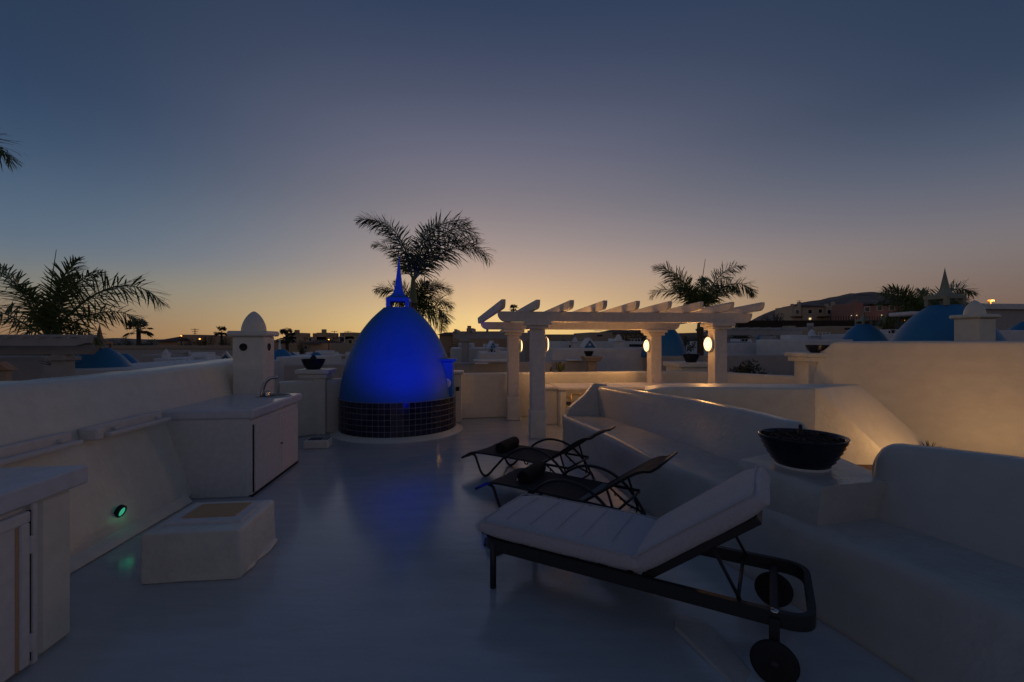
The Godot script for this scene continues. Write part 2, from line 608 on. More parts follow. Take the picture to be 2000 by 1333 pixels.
func foliage(w: float, h: float, d: float, n: int, leaf: float, sd: int) -> ArrayMesh:
	var rng := RandomNumberGenerator.new()
	rng.seed = sd
	var st := begin(false)
	var hubs := []
	for i in 9:
		hubs.append(Vector3(rng.randf_range(-0.36, 0.36) * w, rng.randf_range(0.25, 0.78) * h, rng.randf_range(-0.36, 0.36) * d))
	for i in n:
		var c: Vector3 = hubs[i % 9]
		var q := Vector3(rng.randfn(0, 1), rng.randfn(0, 1), rng.randfn(0, 1)).normalized() * pow(rng.randf(), 0.45)
		var p := c + q * Vector3(w * 0.2, h * 0.26, d * 0.2)
		p.y = maxf(p.y, 0.0)
		var u := Vector3(rng.randfn(0, 1), rng.randfn(0, 1), rng.randfn(0, 1)).normalized() * leaf
		var t := u.cross(Vector3(rng.randfn(0, 1), rng.randfn(0, 1), rng.randfn(0, 1))).normalized() * leaf * 0.45
		quad(st, p - u, p + t, p + u, p - t)
	return done(st)

func bush(called: String, label: String, at: Vector3, w: float, h: float, n: int, leaf: float, sd: int, cat := "shrub", group := "") -> void:
	var o := thing(called, label, cat, at, 0.0, group)
	part("trunk", tube(PackedVector3Array([Vector3.ZERO, Vector3(0, h * 0.6, 0)]), w * 0.035, w * 0.02, 6), M.trunk, o)
	part("crown", foliage(w, h, w * 0.8, n, leaf, sd), M.leaf_dark, o)

func spiky(called: String, label: String, at: Vector3, r: float, n: int, sd: int, cat := "plant", group := "") -> void:
	var rng := RandomNumberGenerator.new()
	rng.seed = sd
	var o := thing(called, label, cat, at, 0.0, group)
	for i in n:
		var az := i * 2.399
		var el := deg_to_rad(rng.randf_range(15.0, 85.0))
		var d := Vector3(cos(az) * cos(el), sin(el), sin(az) * cos(el))
		var L := r * rng.randf_range(0.75, 1.05)
		part("leaf", tube(curve([Vector3.ZERO, d * L * 0.5, d * L - Vector3(0, L * 0.12, 0)], 3), r * 0.06, r * 0.006, 4), M.leaf_dark, o)

# ---------------------------------------------------------------- roof furniture shared by the villas
func egg_profile(r: float, h: float, y0: float) -> Array:
	var out := [Vector2(r, y0)]
	for i in range(1, 15):
		var t := 1.0 - pow(1.0 - i / 14.0, 1.6)
		out.append(Vector2(r * pow(1.0 - pow(t, 1.75), 0.66) if i < 14 else 0.0, y0 + h * t))
	return out

func chimney(label: String, at: Vector3, w: float, d: float, h: float, egg: float, turn: float, m: Material, holes := false, group := "") -> Node3D:
	var o := thing("chimney", label, "chimney", at, turn, group)
	part("shaft", block(w, h - w * 0.17, d, 0.015), m, o)
	var cap := part("cap", block(w * 1.26, w * 0.18, d + w * 0.26, 0.02), m, o, Vector3(0, h - w * 0.17, 0))
	part("egg_top", lathe(egg_profile(egg, egg * 1.75, 0.0), 32), m, cap, Vector3(0, w * 0.175, 0))
	if holes:
		var ring := lathe([Vector2(0.052, -0.004), Vector2(0.052, 0.006), Vector2(0.044, 0.006), Vector2(0.042, 0.002), Vector2(0.0, 0.002)], 8)
		part("vent_hole", ring, M.dark, o, Vector3(-0.06, h - 0.21, d / 2 + 0.001), Vector3(PI / 2, 0, 0))
		part("vent_hole", ring, M.dark, o, Vector3(w / 2 + 0.001, h - 0.21, 0.02), Vector3(0, 0, -PI / 2))
	return o

func spire(parent: Node3D, at: Vector3, s: float, m: Material, tall := 1.0) -> void:       # open lantern on four posts under a flared spike
	var st := begin(false)
	add_box(st, Vector3(0, s * 0.375, 0), Vector3(s, s * 0.17, s), s * 0.02)
	add_box(st, Vector3(0, s * 0.012, 0), Vector3(s * 0.98, s * 0.02, s * 0.98), s * 0.004)
	var lan := part("lantern", done(st), m, parent, at)
	for sx in [-1.0, 1.0]:
		for sz in [-1.0, 1.0]:
			part("post", block(s * 0.17, s * 0.30, s * 0.17, s * 0.015), m, lan, Vector3(sx * s * 0.41, 0, sz * s * 0.41))
	var pr := []
	for q: Array in [[0.64, 0.0], [0.56, 0.04], [0.42, 0.12], [0.30, 0.26], [0.225, 0.46], [0.165, 0.84], [0.10, 1.26], [0.04, 1.68], [0.0, 2.0]]:
		var slim := 1.0 if tall > 0.9 or q[0] > 0.5 else 0.78
		pr.append(Vector2(q[0] * s * slim, (0.458 + q[1] * tall) * s))
	part("spike", lathe(pr, 4, true, PI / 4), m, lan)

const DOME := [[1.0, 0.10], [1.0, 0.16], [0.955, 0.39], [0.888, 0.62], [0.785, 0.86], [0.655, 1.09], [0.48, 1.32], [0.25, 1.525], [0.20, 1.545], [0.0, 1.55]]
func dome_profile(s: float) -> Array:
	var pts := []
	for q in DOME:
		pts.append(Vector3(q[0] * s, q[1] * s, 0))
	var out := [Vector2(0.0, 0.0), Vector2(s * 1.0, 0.0)]
	for p in curve(pts, 4):
		out.append(Vector2(maxf(p.x, 0.0), p.y))
	return out

func roof_dome(label: String, at: Vector3, s: float, with_spire: Material, group := "blue domes on the roofs around", turn := TURN) -> Node3D:
	var o := thing("dome", label, "dome", at, turn, group)
	part("shell", lathe(dome_profile(s), 48), M.pale_blue, o)
	if with_spire:
		spire(o, Vector3(0, s * 1.535, 0), s * 0.40, with_spire, 0.64)
	return o

func bowl_profile(r: float, h: float) -> Array:
	var out := [Vector2(0.0, 0.0), Vector2(r * 0.5, 0.0)]
	for i in 12:
		var t := (i + 1) / 12.0
		out.append(Vector2(r * (0.5 + 0.5 * pow(t, 0.62)) + (0.005 if i % 2 == 0 else -0.005), h * t * 0.96))
	out.append(Vector2(r * 1.015, h * 0.97))
	out.append(Vector2(r * 1.0, h))
	out.append(Vector2(r * 0.95, h * 0.985))
	out.append(Vector2(r * 0.90, h * 0.86))
	return out

func planter_bowl(label: String, at: Vector3, r: float, h: float, group := "dark bowls standing on pedestals") -> Node3D:
	var o := thing("planter_bowl", label, "planter", at, 0.0, group)
	part("bowl", lathe(bowl_profile(r, h), 40), M.glaze, o)
	part("gravel_bed", lathe([Vector2(r * 0.92, h * 0.84), Vector2(r * 0.5, h * 0.90), Vector2(0.0, h * 0.92)], 24), M.gravel, o)
	return o

func pedestal(label: String, at: Vector3, w: float, h: float, cap: float, m: Material, group := "white plaster pedestals") -> Node3D:
	var o := thing("pedestal", label, "pedestal", at, TURN, group)
	part("shaft", block(w, h - cap * 0.2, w, 0.01), m, o)
	var c := part("cap", block(cap, cap * 0.13, cap, 0.012), m, o, Vector3(0, h - cap * 0.13, 0))
	part("moulding", block(cap * 0.86, cap * 0.15, cap * 0.86, 0.012), m, c, Vector3(0, -cap * 0.148, 0))
	return o

func white_block(called: String, label: String, cat: String, x0: float, x1: float, top: float, z: float, d: float, m: Material, bottom := -3.2, turn := TURN, group := "") -> Node3D:
	var o := thing(called, label, cat, Vector3((x0 + x1) / 2, bottom, -(z + d / 2)), turn, group)
	part("wall", block(x1 - x0, top - bottom, d, 0.03), m, o)
	if called == "villa_roof" and z > 14.0:
		var rng := RandomNumberGenerator.new()
		rng.seed = int(absf(x0) * 131 + z * 17)
		var w := x1 - x0
		var n := clampi(int(w / 0.8), 1, 6)
		for i in n:
			var x := (rng.randf() - 0.5) * (w - 0.5)
			match rng.randi() % 4:
				0:
					part("parapet_post", block(0.16, rng.randf_range(0.10, 0.20), 0.16, 0.015), m, o, Vector3(x, top - bottom, d / 2 - 0.12))
				1:
					part("opening", block(rng.randf_range(0.25, 0.6), 0.14, 0.05, 0.005), M.pane, o, Vector3(x, top - bottom - rng.randf_range(0.24, 0.34), d / 2 - 0.015))
				2:
					part("stair_head", block(rng.randf_range(0.4, 0.8), rng.randf_range(0.10, 0.22), 0.6, 0.02), m, o, Vector3(x, top - bottom, -d * 0.2))
				3:
					part("railing", box(Vector3(0.6, 0.02, 0.02), 0.002), M.far_plaster, o, Vector3(x, top - bottom + 0.14, d / 2 - 0.1))
					for k in 4:
						part("railing_post", block(0.02, 0.14, 0.02, 0.002), M.far_plaster, o, Vector3(x - 0.27 + k * 0.18, top - bottom, d / 2 - 0.1))
	return o

func beam_poly(l: float, h: float, r: float) -> PackedVector2Array:      # both lower corners cut to a quarter curve
	var out := PackedVector2Array()
	# left end from the top down
	out.append(Vector2(0, h))
	for i in 7:
		var a := PI / 2 * i / 6.0
		out.append(Vector2(r * (1.0 - cos(a)), h * 0.88 * (1.0 - sin(a))))
	for i in 7:
		var a := PI / 2 * (6 - i) / 6.0
		out.append(Vector2(l - r * (1.0 - cos(a)), h * 0.88 * (1.0 - sin(a))))
	out.append(Vector2(l, h))
	return out

func lamp(parent: Node3D, at: Vector3, c: Color, e: float, size: float) -> void:
	var l := OmniLight3D.new()
	l.name = "light"
	l.light_color = c
	l.light_energy = e
	l.light_size = size
	l.omni_range = 30.0
	l.omni_attenuation = 2.0
	l.shadow_enabled = true
	l.position = at
	parent.add_child(l, true)

func panel_light(parent: Node3D, at: Vector3, yaw: float, c: Color, e: float, side: float) -> void:
	var l := AreaLight3D.new()
	l.name = "light"
	l.light_color = c
	l.light_energy = e
	l.area_size = Vector2(side, side)
	l.area_range = 30.0
	l.area_attenuation = 2.0
	l.area_normalize_energy = true
	l.shadow_enabled = true
	l.position = at
	l.rotation.y = yaw
	parent.add_child(l, true)

# ---------------------------------------------------------------- the place
func _ready() -> void:
	var cam := Camera3D.new()
	cam.name = "camera"
	cam.position = Vector3(0, 1.6, 0)
	cam.fov = 73.72
	cam.near = 0.05
	cam.far = 4000.0
	add_child(cam)
	cam.current = true

	var env := Environment.new()
	env.background_mode = Environment.BG_SKY
	var pano := PanoramaSkyMaterial.new()
	pano.panorama = sky_image()
	var sky := Sky.new()
	sky.sky_material = pano
	env.sky = sky
	env.background_energy_multiplier = 1.0
	env.tonemap_mode = Environment.TONE_MAPPER_LINEAR
	env.tonemap_exposure = 1.0
	env.sdfgi_enabled = true
	env.ssao_enabled = true
	env.ssil_enabled = true
	var we := WorldEnvironment.new()
	we.name = "environment"
	we.environment = env
	add_child(we)

	var sun := DirectionalLight3D.new()          # the last of the afterglow, just on the horizon
	sun.name = "afterglow"
	sun.light_color = Color(1.0, 0.62, 0.34)
	sun.light_energy = 0.02
	sun.light_angular_distance = 12.0
	sun.shadow_enabled = true
	sun.rotation = Vector3(deg_to_rad(-2.0), deg_to_rad(180.0 + 5.0), 0)
	add_child(sun)

	bump_noise.frequency = 3.2
	bump_noise.fractal_octaves = 4
	bump_noise.seed = 4
	materials()

	terrain()
	terrace()
	left_side()
	main_dome()
	pergola()
	bench()
	stair()
	loungers()
	near_roofs_left()
	near_roofs_middle()
	near_roofs_right()
	palms()
	far_town()

func terrain() -> void:
	struct("ground", block(2400, 0.4, 2400, 0.0), M.earth, Vector3(0, -3.6, 0))
	# the distant bald hill, right
	var ridge := [[1380, 660], [1440, 640], [1495, 609], [1530, 597], [1560, 590], [1620, 578], [1660, 570], [1690, 567], [1720, 568], [1760, 574], [1820, 583], [1900, 589], [2000, 592], [2200, 598], [2600, 590], [3000, 640]]
	var secs := []
	for q in ridge:
		var px: float = q[0]
		var x := (px - 1000.0) / 889.0 * 620.0
		var h: float = 1.6 - (q[1] - 667.0) / 889.0 * 620.0
		secs.append(PackedVector3Array([v(x * 0.62, -3.3, 360), v(x * 0.78, h * 0.42 - 1.0, 470), v(x, h, 620), v(x * 1.25, -3.3, 800)]))
	struct("hill", loft(secs, 3, 30.0, 2.0, 0.0, 0.0, 24.0), M.hill)
	var low := []
	for q in [[60, 668], [160, 664], [230, 661], [300, 664], [370, 660], [430, 657], [520, 664], [640, 668]]:
		var px: float = q[0]
		var x := (px - 1000.0) / 889.0 * 900.0
		var h: float = 1.6 - (q[1] - 667.0) / 889.0 * 900.0
		low.append(PackedVector3Array([v(x * 0.8, -3.3, 720), v(x * 0.9, h * 0.6 - 1.0, 810), v(x, h, 900), v(x * 1.2, -3.3, 1100)]))
	struct("hill", loft(low, 3, 20.0, 1.0, 0.0, 0.0, 40.0), M.hill)
	# the rising ground with houses, right
	var rise := []
	for q in [[1300, 668, 652], [1400, 655, 648], [1500, 636, 632], [1640, 633, 629], [1800, 630, 624], [2000, 628, 620], [2300, 625, 615]]:
		var px: float = q[0]
		var y0: float = q[1]
		var y1: float = q[2]
		rise.append(PackedVector3Array([v((px - 1000) / 889 * 52, -3.3, 52), v((px - 1000) / 889 * 66, 1.6 - (y0 - 667) / 889 * 66, 66), v((px - 1000) / 889 * 92, 1.6 - (y1 - 667) / 889 * 92, 92), v((px - 1000) / 889 * 150, 1.6 - (y1 - 667) / 889 * 120, 150), v((px - 1000) / 889 * 260, -3.3, 260)]))
	struct("slope", loft(rise, 3, 6.0, 0.4, 0.0, 0.0, 8.0), M.earth)

func terrace() -> void:
	# painted roof deck, on the body of its own house
	struct("terrace_floor", block(7.6, 0.25, 14.6, 0.01), M.floor, v(0.55, -0.25, 3.55), TURN)
	var body := white_block("own_house", "white house body carrying the painted roof terrace", "house", -3.5, 4.6, -0.254, -2.4, 12.2, M.far_plaster)
	body.position.z = 0.0 - 3.3
	# low wall behind the dome and under the pergola
	var o := thing("low_wall", "low white wall closing the terrace behind dome and pergola", "wall")
	part("wall", wall_mesh([Vector3(-3.75, 7.35, 1.0), Vector3(-3.05, 8.0, 1.0), Vector3(-1.9, 8.75, 1.0), Vector3(-1.0, 9.35, 1.0), Vector3(1.5, 9.75, 1.0), Vector3(4.0, 10.05, 1.0), Vector3(5.1, 9.3, 0.98), Vector3(5.6, 8.7, 0.98)], 0.93, 0.01, 0.2, 0.04, 0.006, 4), M.plaster, o)
	# counter under the pergola with the open bay below
	var c := thing("masonry_counter", "white masonry counter with marble-pale top beneath the pergola", "counter", v(1.02, 0, 8.5), TURN)
	part("countertop", block(2.85, 0.055, 0.86, 0.01), M.white_paint, c, Vector3(1.28, 0.675, -0.43))
	part("end_support", block(0.12, 0.675, 0.80, 0.01), M.plaster, c, Vector3(-0.055, 0, -0.44))
	part("far_support", block(0.26, 0.675, 0.80, 0.01), M.plaster, c, Vector3(2.45, 0, -0.44))
	part("side_shelf", block(0.30, 0.04, 0.6, 0.008), M.white_paint, c, Vector3(-0.31, 0.68, -0.5))
	part("shelf_support", block(0.26, 0.68, 0.5, 0.008), M.plaster, c, Vector3(-0.25, 0, -0.52))
	# a chair tucked under it
	var ch := thing("metal_chair", "brass coloured metal chair tucked under the pergola counter", "chair", v(1.24, 0, 8.50), TURN + 0.1)
	for sx in [-0.2, 0.2]:
		part("leg", tube(PackedVector3Array([Vector3(sx, 0, 0.2), Vector3(sx, 0.64, 0.2)]), 0.016), M.brass, ch)
		part("leg", tube(PackedVector3Array([Vector3(sx, 0, -0.2), Vector3(sx, 0.42, -0.2)]), 0.016), M.brass, ch)
		part("arm", tube(PackedVector3Array([Vector3(sx, 0.42, -0.2), Vector3(sx, 0.55, -0.12), Vector3(sx, 0.56, 0.2)]), 0.014), M.brass, ch)
	part("top_rail", tube(PackedVector3Array([Vector3(-0.2, 0.63, 0.2), Vector3(0.2, 0.63, 0.2)]), 0.016), M.brass, ch)
	part("seat", block(0.42, 0.04, 0.42, 0.01), M.dark, ch, Vector3(0, 0.40, 0))
	# small plaster box with slots on the floor by the cabinet
	var b := thing("floor_vent_box", "small white plaster box with dark slots on the floor beside the dome", "vent", v(-2.92, 0, 6.85), TURN)
	part("body", block(0.36, 0.125, 0.24, 0.015), M.plaster, b)
	part("grille", block(0.20, 0.012, 0.15, 0.003), M.grille, b, Vector3(-0.03, 0.120, 0))
	for k in 2:
		part("slot", block(0.022, 0.010, 0.16, 0.002), M.grille, b, Vector3(0.105 + 0.04 * k, 0.120, 0))
	# pier to the right of the dome
	var p := thing("wall_pier", "short white pier with flat cap right of the blue dome", "pier", v(-1.093, 0, 9.15), TURN)
	part("shaft", block(0.17, 0.95, 0.4, 0.012), M.plaster, p)
	part("cap", block(0.24, 0.05, 0.48, 0.012), M.plaster, p, Vector3(0, 0.95, 0))
	part("socket", block(0.07, 0.08, 0.03, 0.006), M.dark, p, Vector3(0.0, 0.62, 0.21))

func left_side() -> void:
	var w := thing("parapet_wall", "long thick white parapet leaning outward along the terrace's left edge", "wall")
	part("wall", wall_mesh([Vector3(-2.72, 0.2, 1.0), Vector3(-2.90, 1.7, 1.0), Vector3(-3.06, 3.1, 1.0), Vector3(-3.15, 4.0, 0.995), Vector3(-3.27, 5.0, 1.0), Vector3(-3.39, 6.0, 1.01), Vector3(-3.47, 6.8, 1.03), Vector3(-3.53, 7.35, 1.02)], 1.30, 0.33, 0.40, 0.09, 0.016, 5, 0.0, 0.12), M.masonry, w)
	var cove := []
	for q in [[-2.74, 0.2], [-2.92, 1.7], [-3.08, 3.1], [-3.17, 4.0], [-3.22, 4.5]]:
		cove.append(PackedVector3Array([v(q[0] - 0.02, 0.0, q[1]), v(q[0] + 0.07, 0.002, q[1]), v(q[0] - 0.02, 0.10, q[1])]))
	part("foot_cove", loft(cove, 4, 0.03, 0.004), M.masonry, w)
	# chimney with the egg
	chimney("white square chimney with egg-shaped top and round vents behind the sink", v(-3.50, 0.85, 6.17), 0.40, 0.34, 0.88, 0.155, TURN, M.plaster, true)
	# sink cabinet
	var c := thing("sink_cabinet", "white double-door cabinet with round sink set in its counter", "cabinet", v(-2.67, 0, 4.66), TURN)
	var L := 1.36
	part("carcass", block(0.86, 0.80, L, 0.012), M.joinery, c, Vector3(-0.46, 0.0, -L / 2))
	part("countertop", box(Vector3(1.02, 0.10, L + 0.12), 0.018), M.counter, c, Vector3(-0.49, 0.85, -L / 2 - 0.05))
	part("door_frame", block(0.03, 0.77, L - 0.03, 0.005), M.joinery, c, Vector3(-0.02, 0.015, -L / 2))
	for k in 2:
		var dl := 0.62
		var d := part("door", block(0.022, 0.70, dl, 0.004), M.joinery, c, Vector3(0.008, 0.035, -0.055 - dl / 2 - k * (dl + 0.012)))
		if k == 1:
			part("panel_moulding", block(0.010, 0.60, dl - 0.10, 0.004), M.joinery, d, Vector3(0.013, 0.05, 0))
			part("knob", lathe([Vector2(0.008, 0.0), Vector2(0.006, 0.012), Vector2(0.012, 0.020), Vector2(0.0, 0.028)], 12), M.black_metal, d, Vector3(0.012, 0.36, dl / 2 - 0.03), Vector3(0, 0, -PI / 2))
		else:
			for hy in [0.10, 0.56]:
				part("hinge", block(0.014, 0.06, 0.022, 0.003), M.joinery, d, Vector3(0.012, hy, dl / 2 + 0.012))
	part("gap_shade_strip", block(0.012, 0.70, 0.014, 0.001), M.dark, c, Vector3(-0.001, 0.035, -0.046))  # dark strip painted in for the shade of the door gap
	part("toe_shade_strip", block(0.02, 0.016, L - 0.02, 0.001), M.dark, c, Vector3(0.0, 0.0, -L / 2))  # dark strip standing in for the shade along the cabinet foot
	part("sink_rim", lathe([Vector2(0.15, -0.05), Vector2(0.185, 0.004), Vector2(0.195, 0.010), Vector2(0.21, 0.006), Vector2(0.212, -0.002)], 40), M.chrome, c, Vector3(-0.22, 0.902, -L + 0.20))
	part("sink_basin", lathe([Vector2(0.0, 0.003), Vector2(0.183, 0.003)], 40), M.grille, c, Vector3(-0.22, 0.900, -L + 0.20))
	var tp := part("tap", tube(curve([Vector3(0, 0, 0), Vector3(0.012, 0.10, 0), Vector3(0.05, 0.19, 0), Vector3(0.12, 0.235, 0.0), Vector3(0.185, 0.24, 0.0)], 6), 0.026, 0.018, 10), M.chrome, c, Vector3(-0.36, 0.90, -L + 0.22))
	part("tap_body", lathe([Vector2(0.03, 0.0), Vector2(0.028, 0.05), Vector2(0.024, 0.07), Vector2(0.0, 0.07)], 16), M.chrome, tp, Vector3(0.06, 0, 0))
	part("tap_base", box(Vector3(0.10, 0.018, 0.04), 0.004), M.chrome, tp, Vector3(0.03, 0.045, 0))
	part("lever", tube(PackedVector3Array([Vector3(0.085, 0.05, 0), Vector3(0.092, 0.13, 0)]), 0.006, 0.004), M.chrome, tp)
	# nearer cabinet, bottom left
	var n := thing("cabinet", "white cabinet with hinged door in the near left corner", "cabinet", v(-2.42, 0, 2.47), TURN)
	part("carcass", block(0.66, 0.80, 1.9, 0.015), M.joinery, n, Vector3(-0.33, 0.0, 0.95))
	part("countertop", box(Vector3(0.80, 0.10, 2.05), 0.010), M.counter, n, Vector3(-0.36, 0.85, 0.925))
	part("corner_post", block(0.05, 0.80, 0.20, 0.02), M.plaster, n, Vector3(-0.008, 0, 0.08))
	part("jamb", block(0.045, 0.80, 0.035, 0.006), M.joinery, n, Vector3(0.005, 0, 0.215))
	var dr := part("door", block(0.026, 0.75, 1.0, 0.004), M.joinery, n, Vector3(0.012, 0.02, 0.75))
	part("rail", block(0.02, 0.055, 1.0, 0.006), M.joinery, dr, Vector3(0.016, 0.695, 0))
	part("stile", block(0.02, 0.695, 0.05, 0.006), M.joinery, dr, Vector3(0.016, 0, -0.472))
	part("bead", block(0.006, 0.69, 0.012, 0.002), M.tan_board, dr, Vector3(0.014, 0, -0.438))
	for hy in [0.08, 0.56]:
		part("hinge", block(0.02, 0.085, 0.030, 0.004), M.white_paint, n, Vector3(0.032, hy, 0.242))
	part("gap_shade_strip", block(0.012, 0.74, 0.012, 0.001), M.dark, n, Vector3(0.022, 0.03, 0.243))  # strip coloured dark as the shade beside this door
	# battens on the parapet
	for k in 2:
		var z0: float = [2.35, 3.55][k]
		var z1: float = [3.41, 4.42][k]
		var x0 := -2.75 - 0.33 * 0.86 - 0.1 * z0
		var x1 := -2.75 - 0.33 * 0.86 - 0.1 * z1
		var a := v(x0 + 0.045, 0.865, z0)
		var e := v(x1 + 0.045, 0.86, z1)
		var l := thing("wall_batten", ["white slim wall batten ending above the near cabinet", "white slim wall batten running up to the sink cabinet"][k], "wall fitting", a, atan2(-(e.x - a.x), -(e.z - a.z)), "white battens on the left parapet")
		var len := a.distance_to(e)
		part("back_plate", block(0.07, 0.085, len, 0.008), M.white_paint, l, Vector3(-0.005, -0.03, -len / 2))
		part("rail", block(0.06, 0.035, len - 0.12 * k, 0.008), M.white_paint, l, Vector3(0.085, -0.040, -len / 2 - 0.06 * k))
		part("end_cap", block(0.13, 0.095, 0.08, 0.012), M.white_paint, l, Vector3(0.04, -0.045, -0.03))
		for t in [0.3, 0.9]:
			part("bracket", block(0.06, 0.028, 0.05, 0.005), M.white_paint, l, Vector3(0.035, -0.004, -len * t))
	# green light in the parapet
	var g := thing("recessed_light", "small round light glowing green low in the left parapet", "light", v(-3.165, 0.215, 3.69), TURN)
	g.rotation.z = -0.318
	part("bezel", lathe([Vector2(0.050, -0.03), Vector2(0.050, 0.002), Vector2(0.045, 0.006), Vector2(0.036, 0.004), Vector2(0.034, 0.0)], 28), M.black_metal, g, Vector3.ZERO, Vector3(0, 0, -PI / 2))
	part("lamp_lens", lathe([Vector2(0.034, 0.0), Vector2(0.02, 0.005), Vector2(0.0, 0.006)], 24), M.lamp_green, g, Vector3.ZERO, Vector3(0, 0, -PI / 2))
	lamp(g, Vector3(0.06, 0.0, 0), Color(0.15, 0.9, 0.6), 0.0006, 0.03)
	# plaster box with the tan panel
	var b := thing("plaster_box", "low white plaster box with an ochre panel set in its top", "box", v(-2.165, 0, 3.31), TURN)
	part("body", wall_box(0.63, 0.335, 0.56), M.masonry, b)
	part("top_frame", block(0.50, 0.022, 0.40, 0.006), M.white_paint, b, Vector3(0.01, 0.328, -0.03))
	part("top_panel", block(0.36, 0.012, 0.27, 0.004), M.tan_board, b, Vector3(0.0, 0.345, -0.05))
	var cv := []
	for t in 6:
		cv.append(PackedVector3Array([Vector3(0.28, 0.0, 0.26 - t * 0.105), Vector3(0.325 + 0.012 * sin(t * 2.3) + 0.006 * t, 0.002, 0.25 - t * 0.108), Vector3(0.295, 0.06 - 0.01 * (t % 2), 0.26 - t * 0.105)]))
	part("mortar_foot", loft(cv, 4, 0.03, 0.014), M.masonry, b)
	# pedestal and bowl at the end of the parapet
	pedestal("white stepped pedestal at the end of the left parapet", v(-3.416, 0, 7.95), 0.40, 1.111, 0.55, M.plaster)
	var bw := planter_bowl("dark bowl with a stone cone on the pedestal left of the lit dome", v(-3.448, 1.111, 7.9), 0.20, 0.18)
	part("cone", lathe([Vector2(0.06, 0.16), Vector2(0.05, 0.21), Vector2(0.0, 0.26)], 10), M.dark, bw)

func wall_box(w: float, h: float, d: float) -> ArrayMesh:
	var secs := []
	for i in 7:
		var t := i / 6.0
		secs.append(PackedVector3Array([Vector3(-w / 2, 0, d * (0.5 - t)), Vector3(-w / 2 + 0.01, h, d * (0.5 - t)), Vector3(w / 2 - 0.01, h, d * (0.5 - t)), Vector3(w / 2, 0, d * (0.5 - t))]))
	return loft(secs, 2, 0.028, 0.004, 0.015, 0.015)

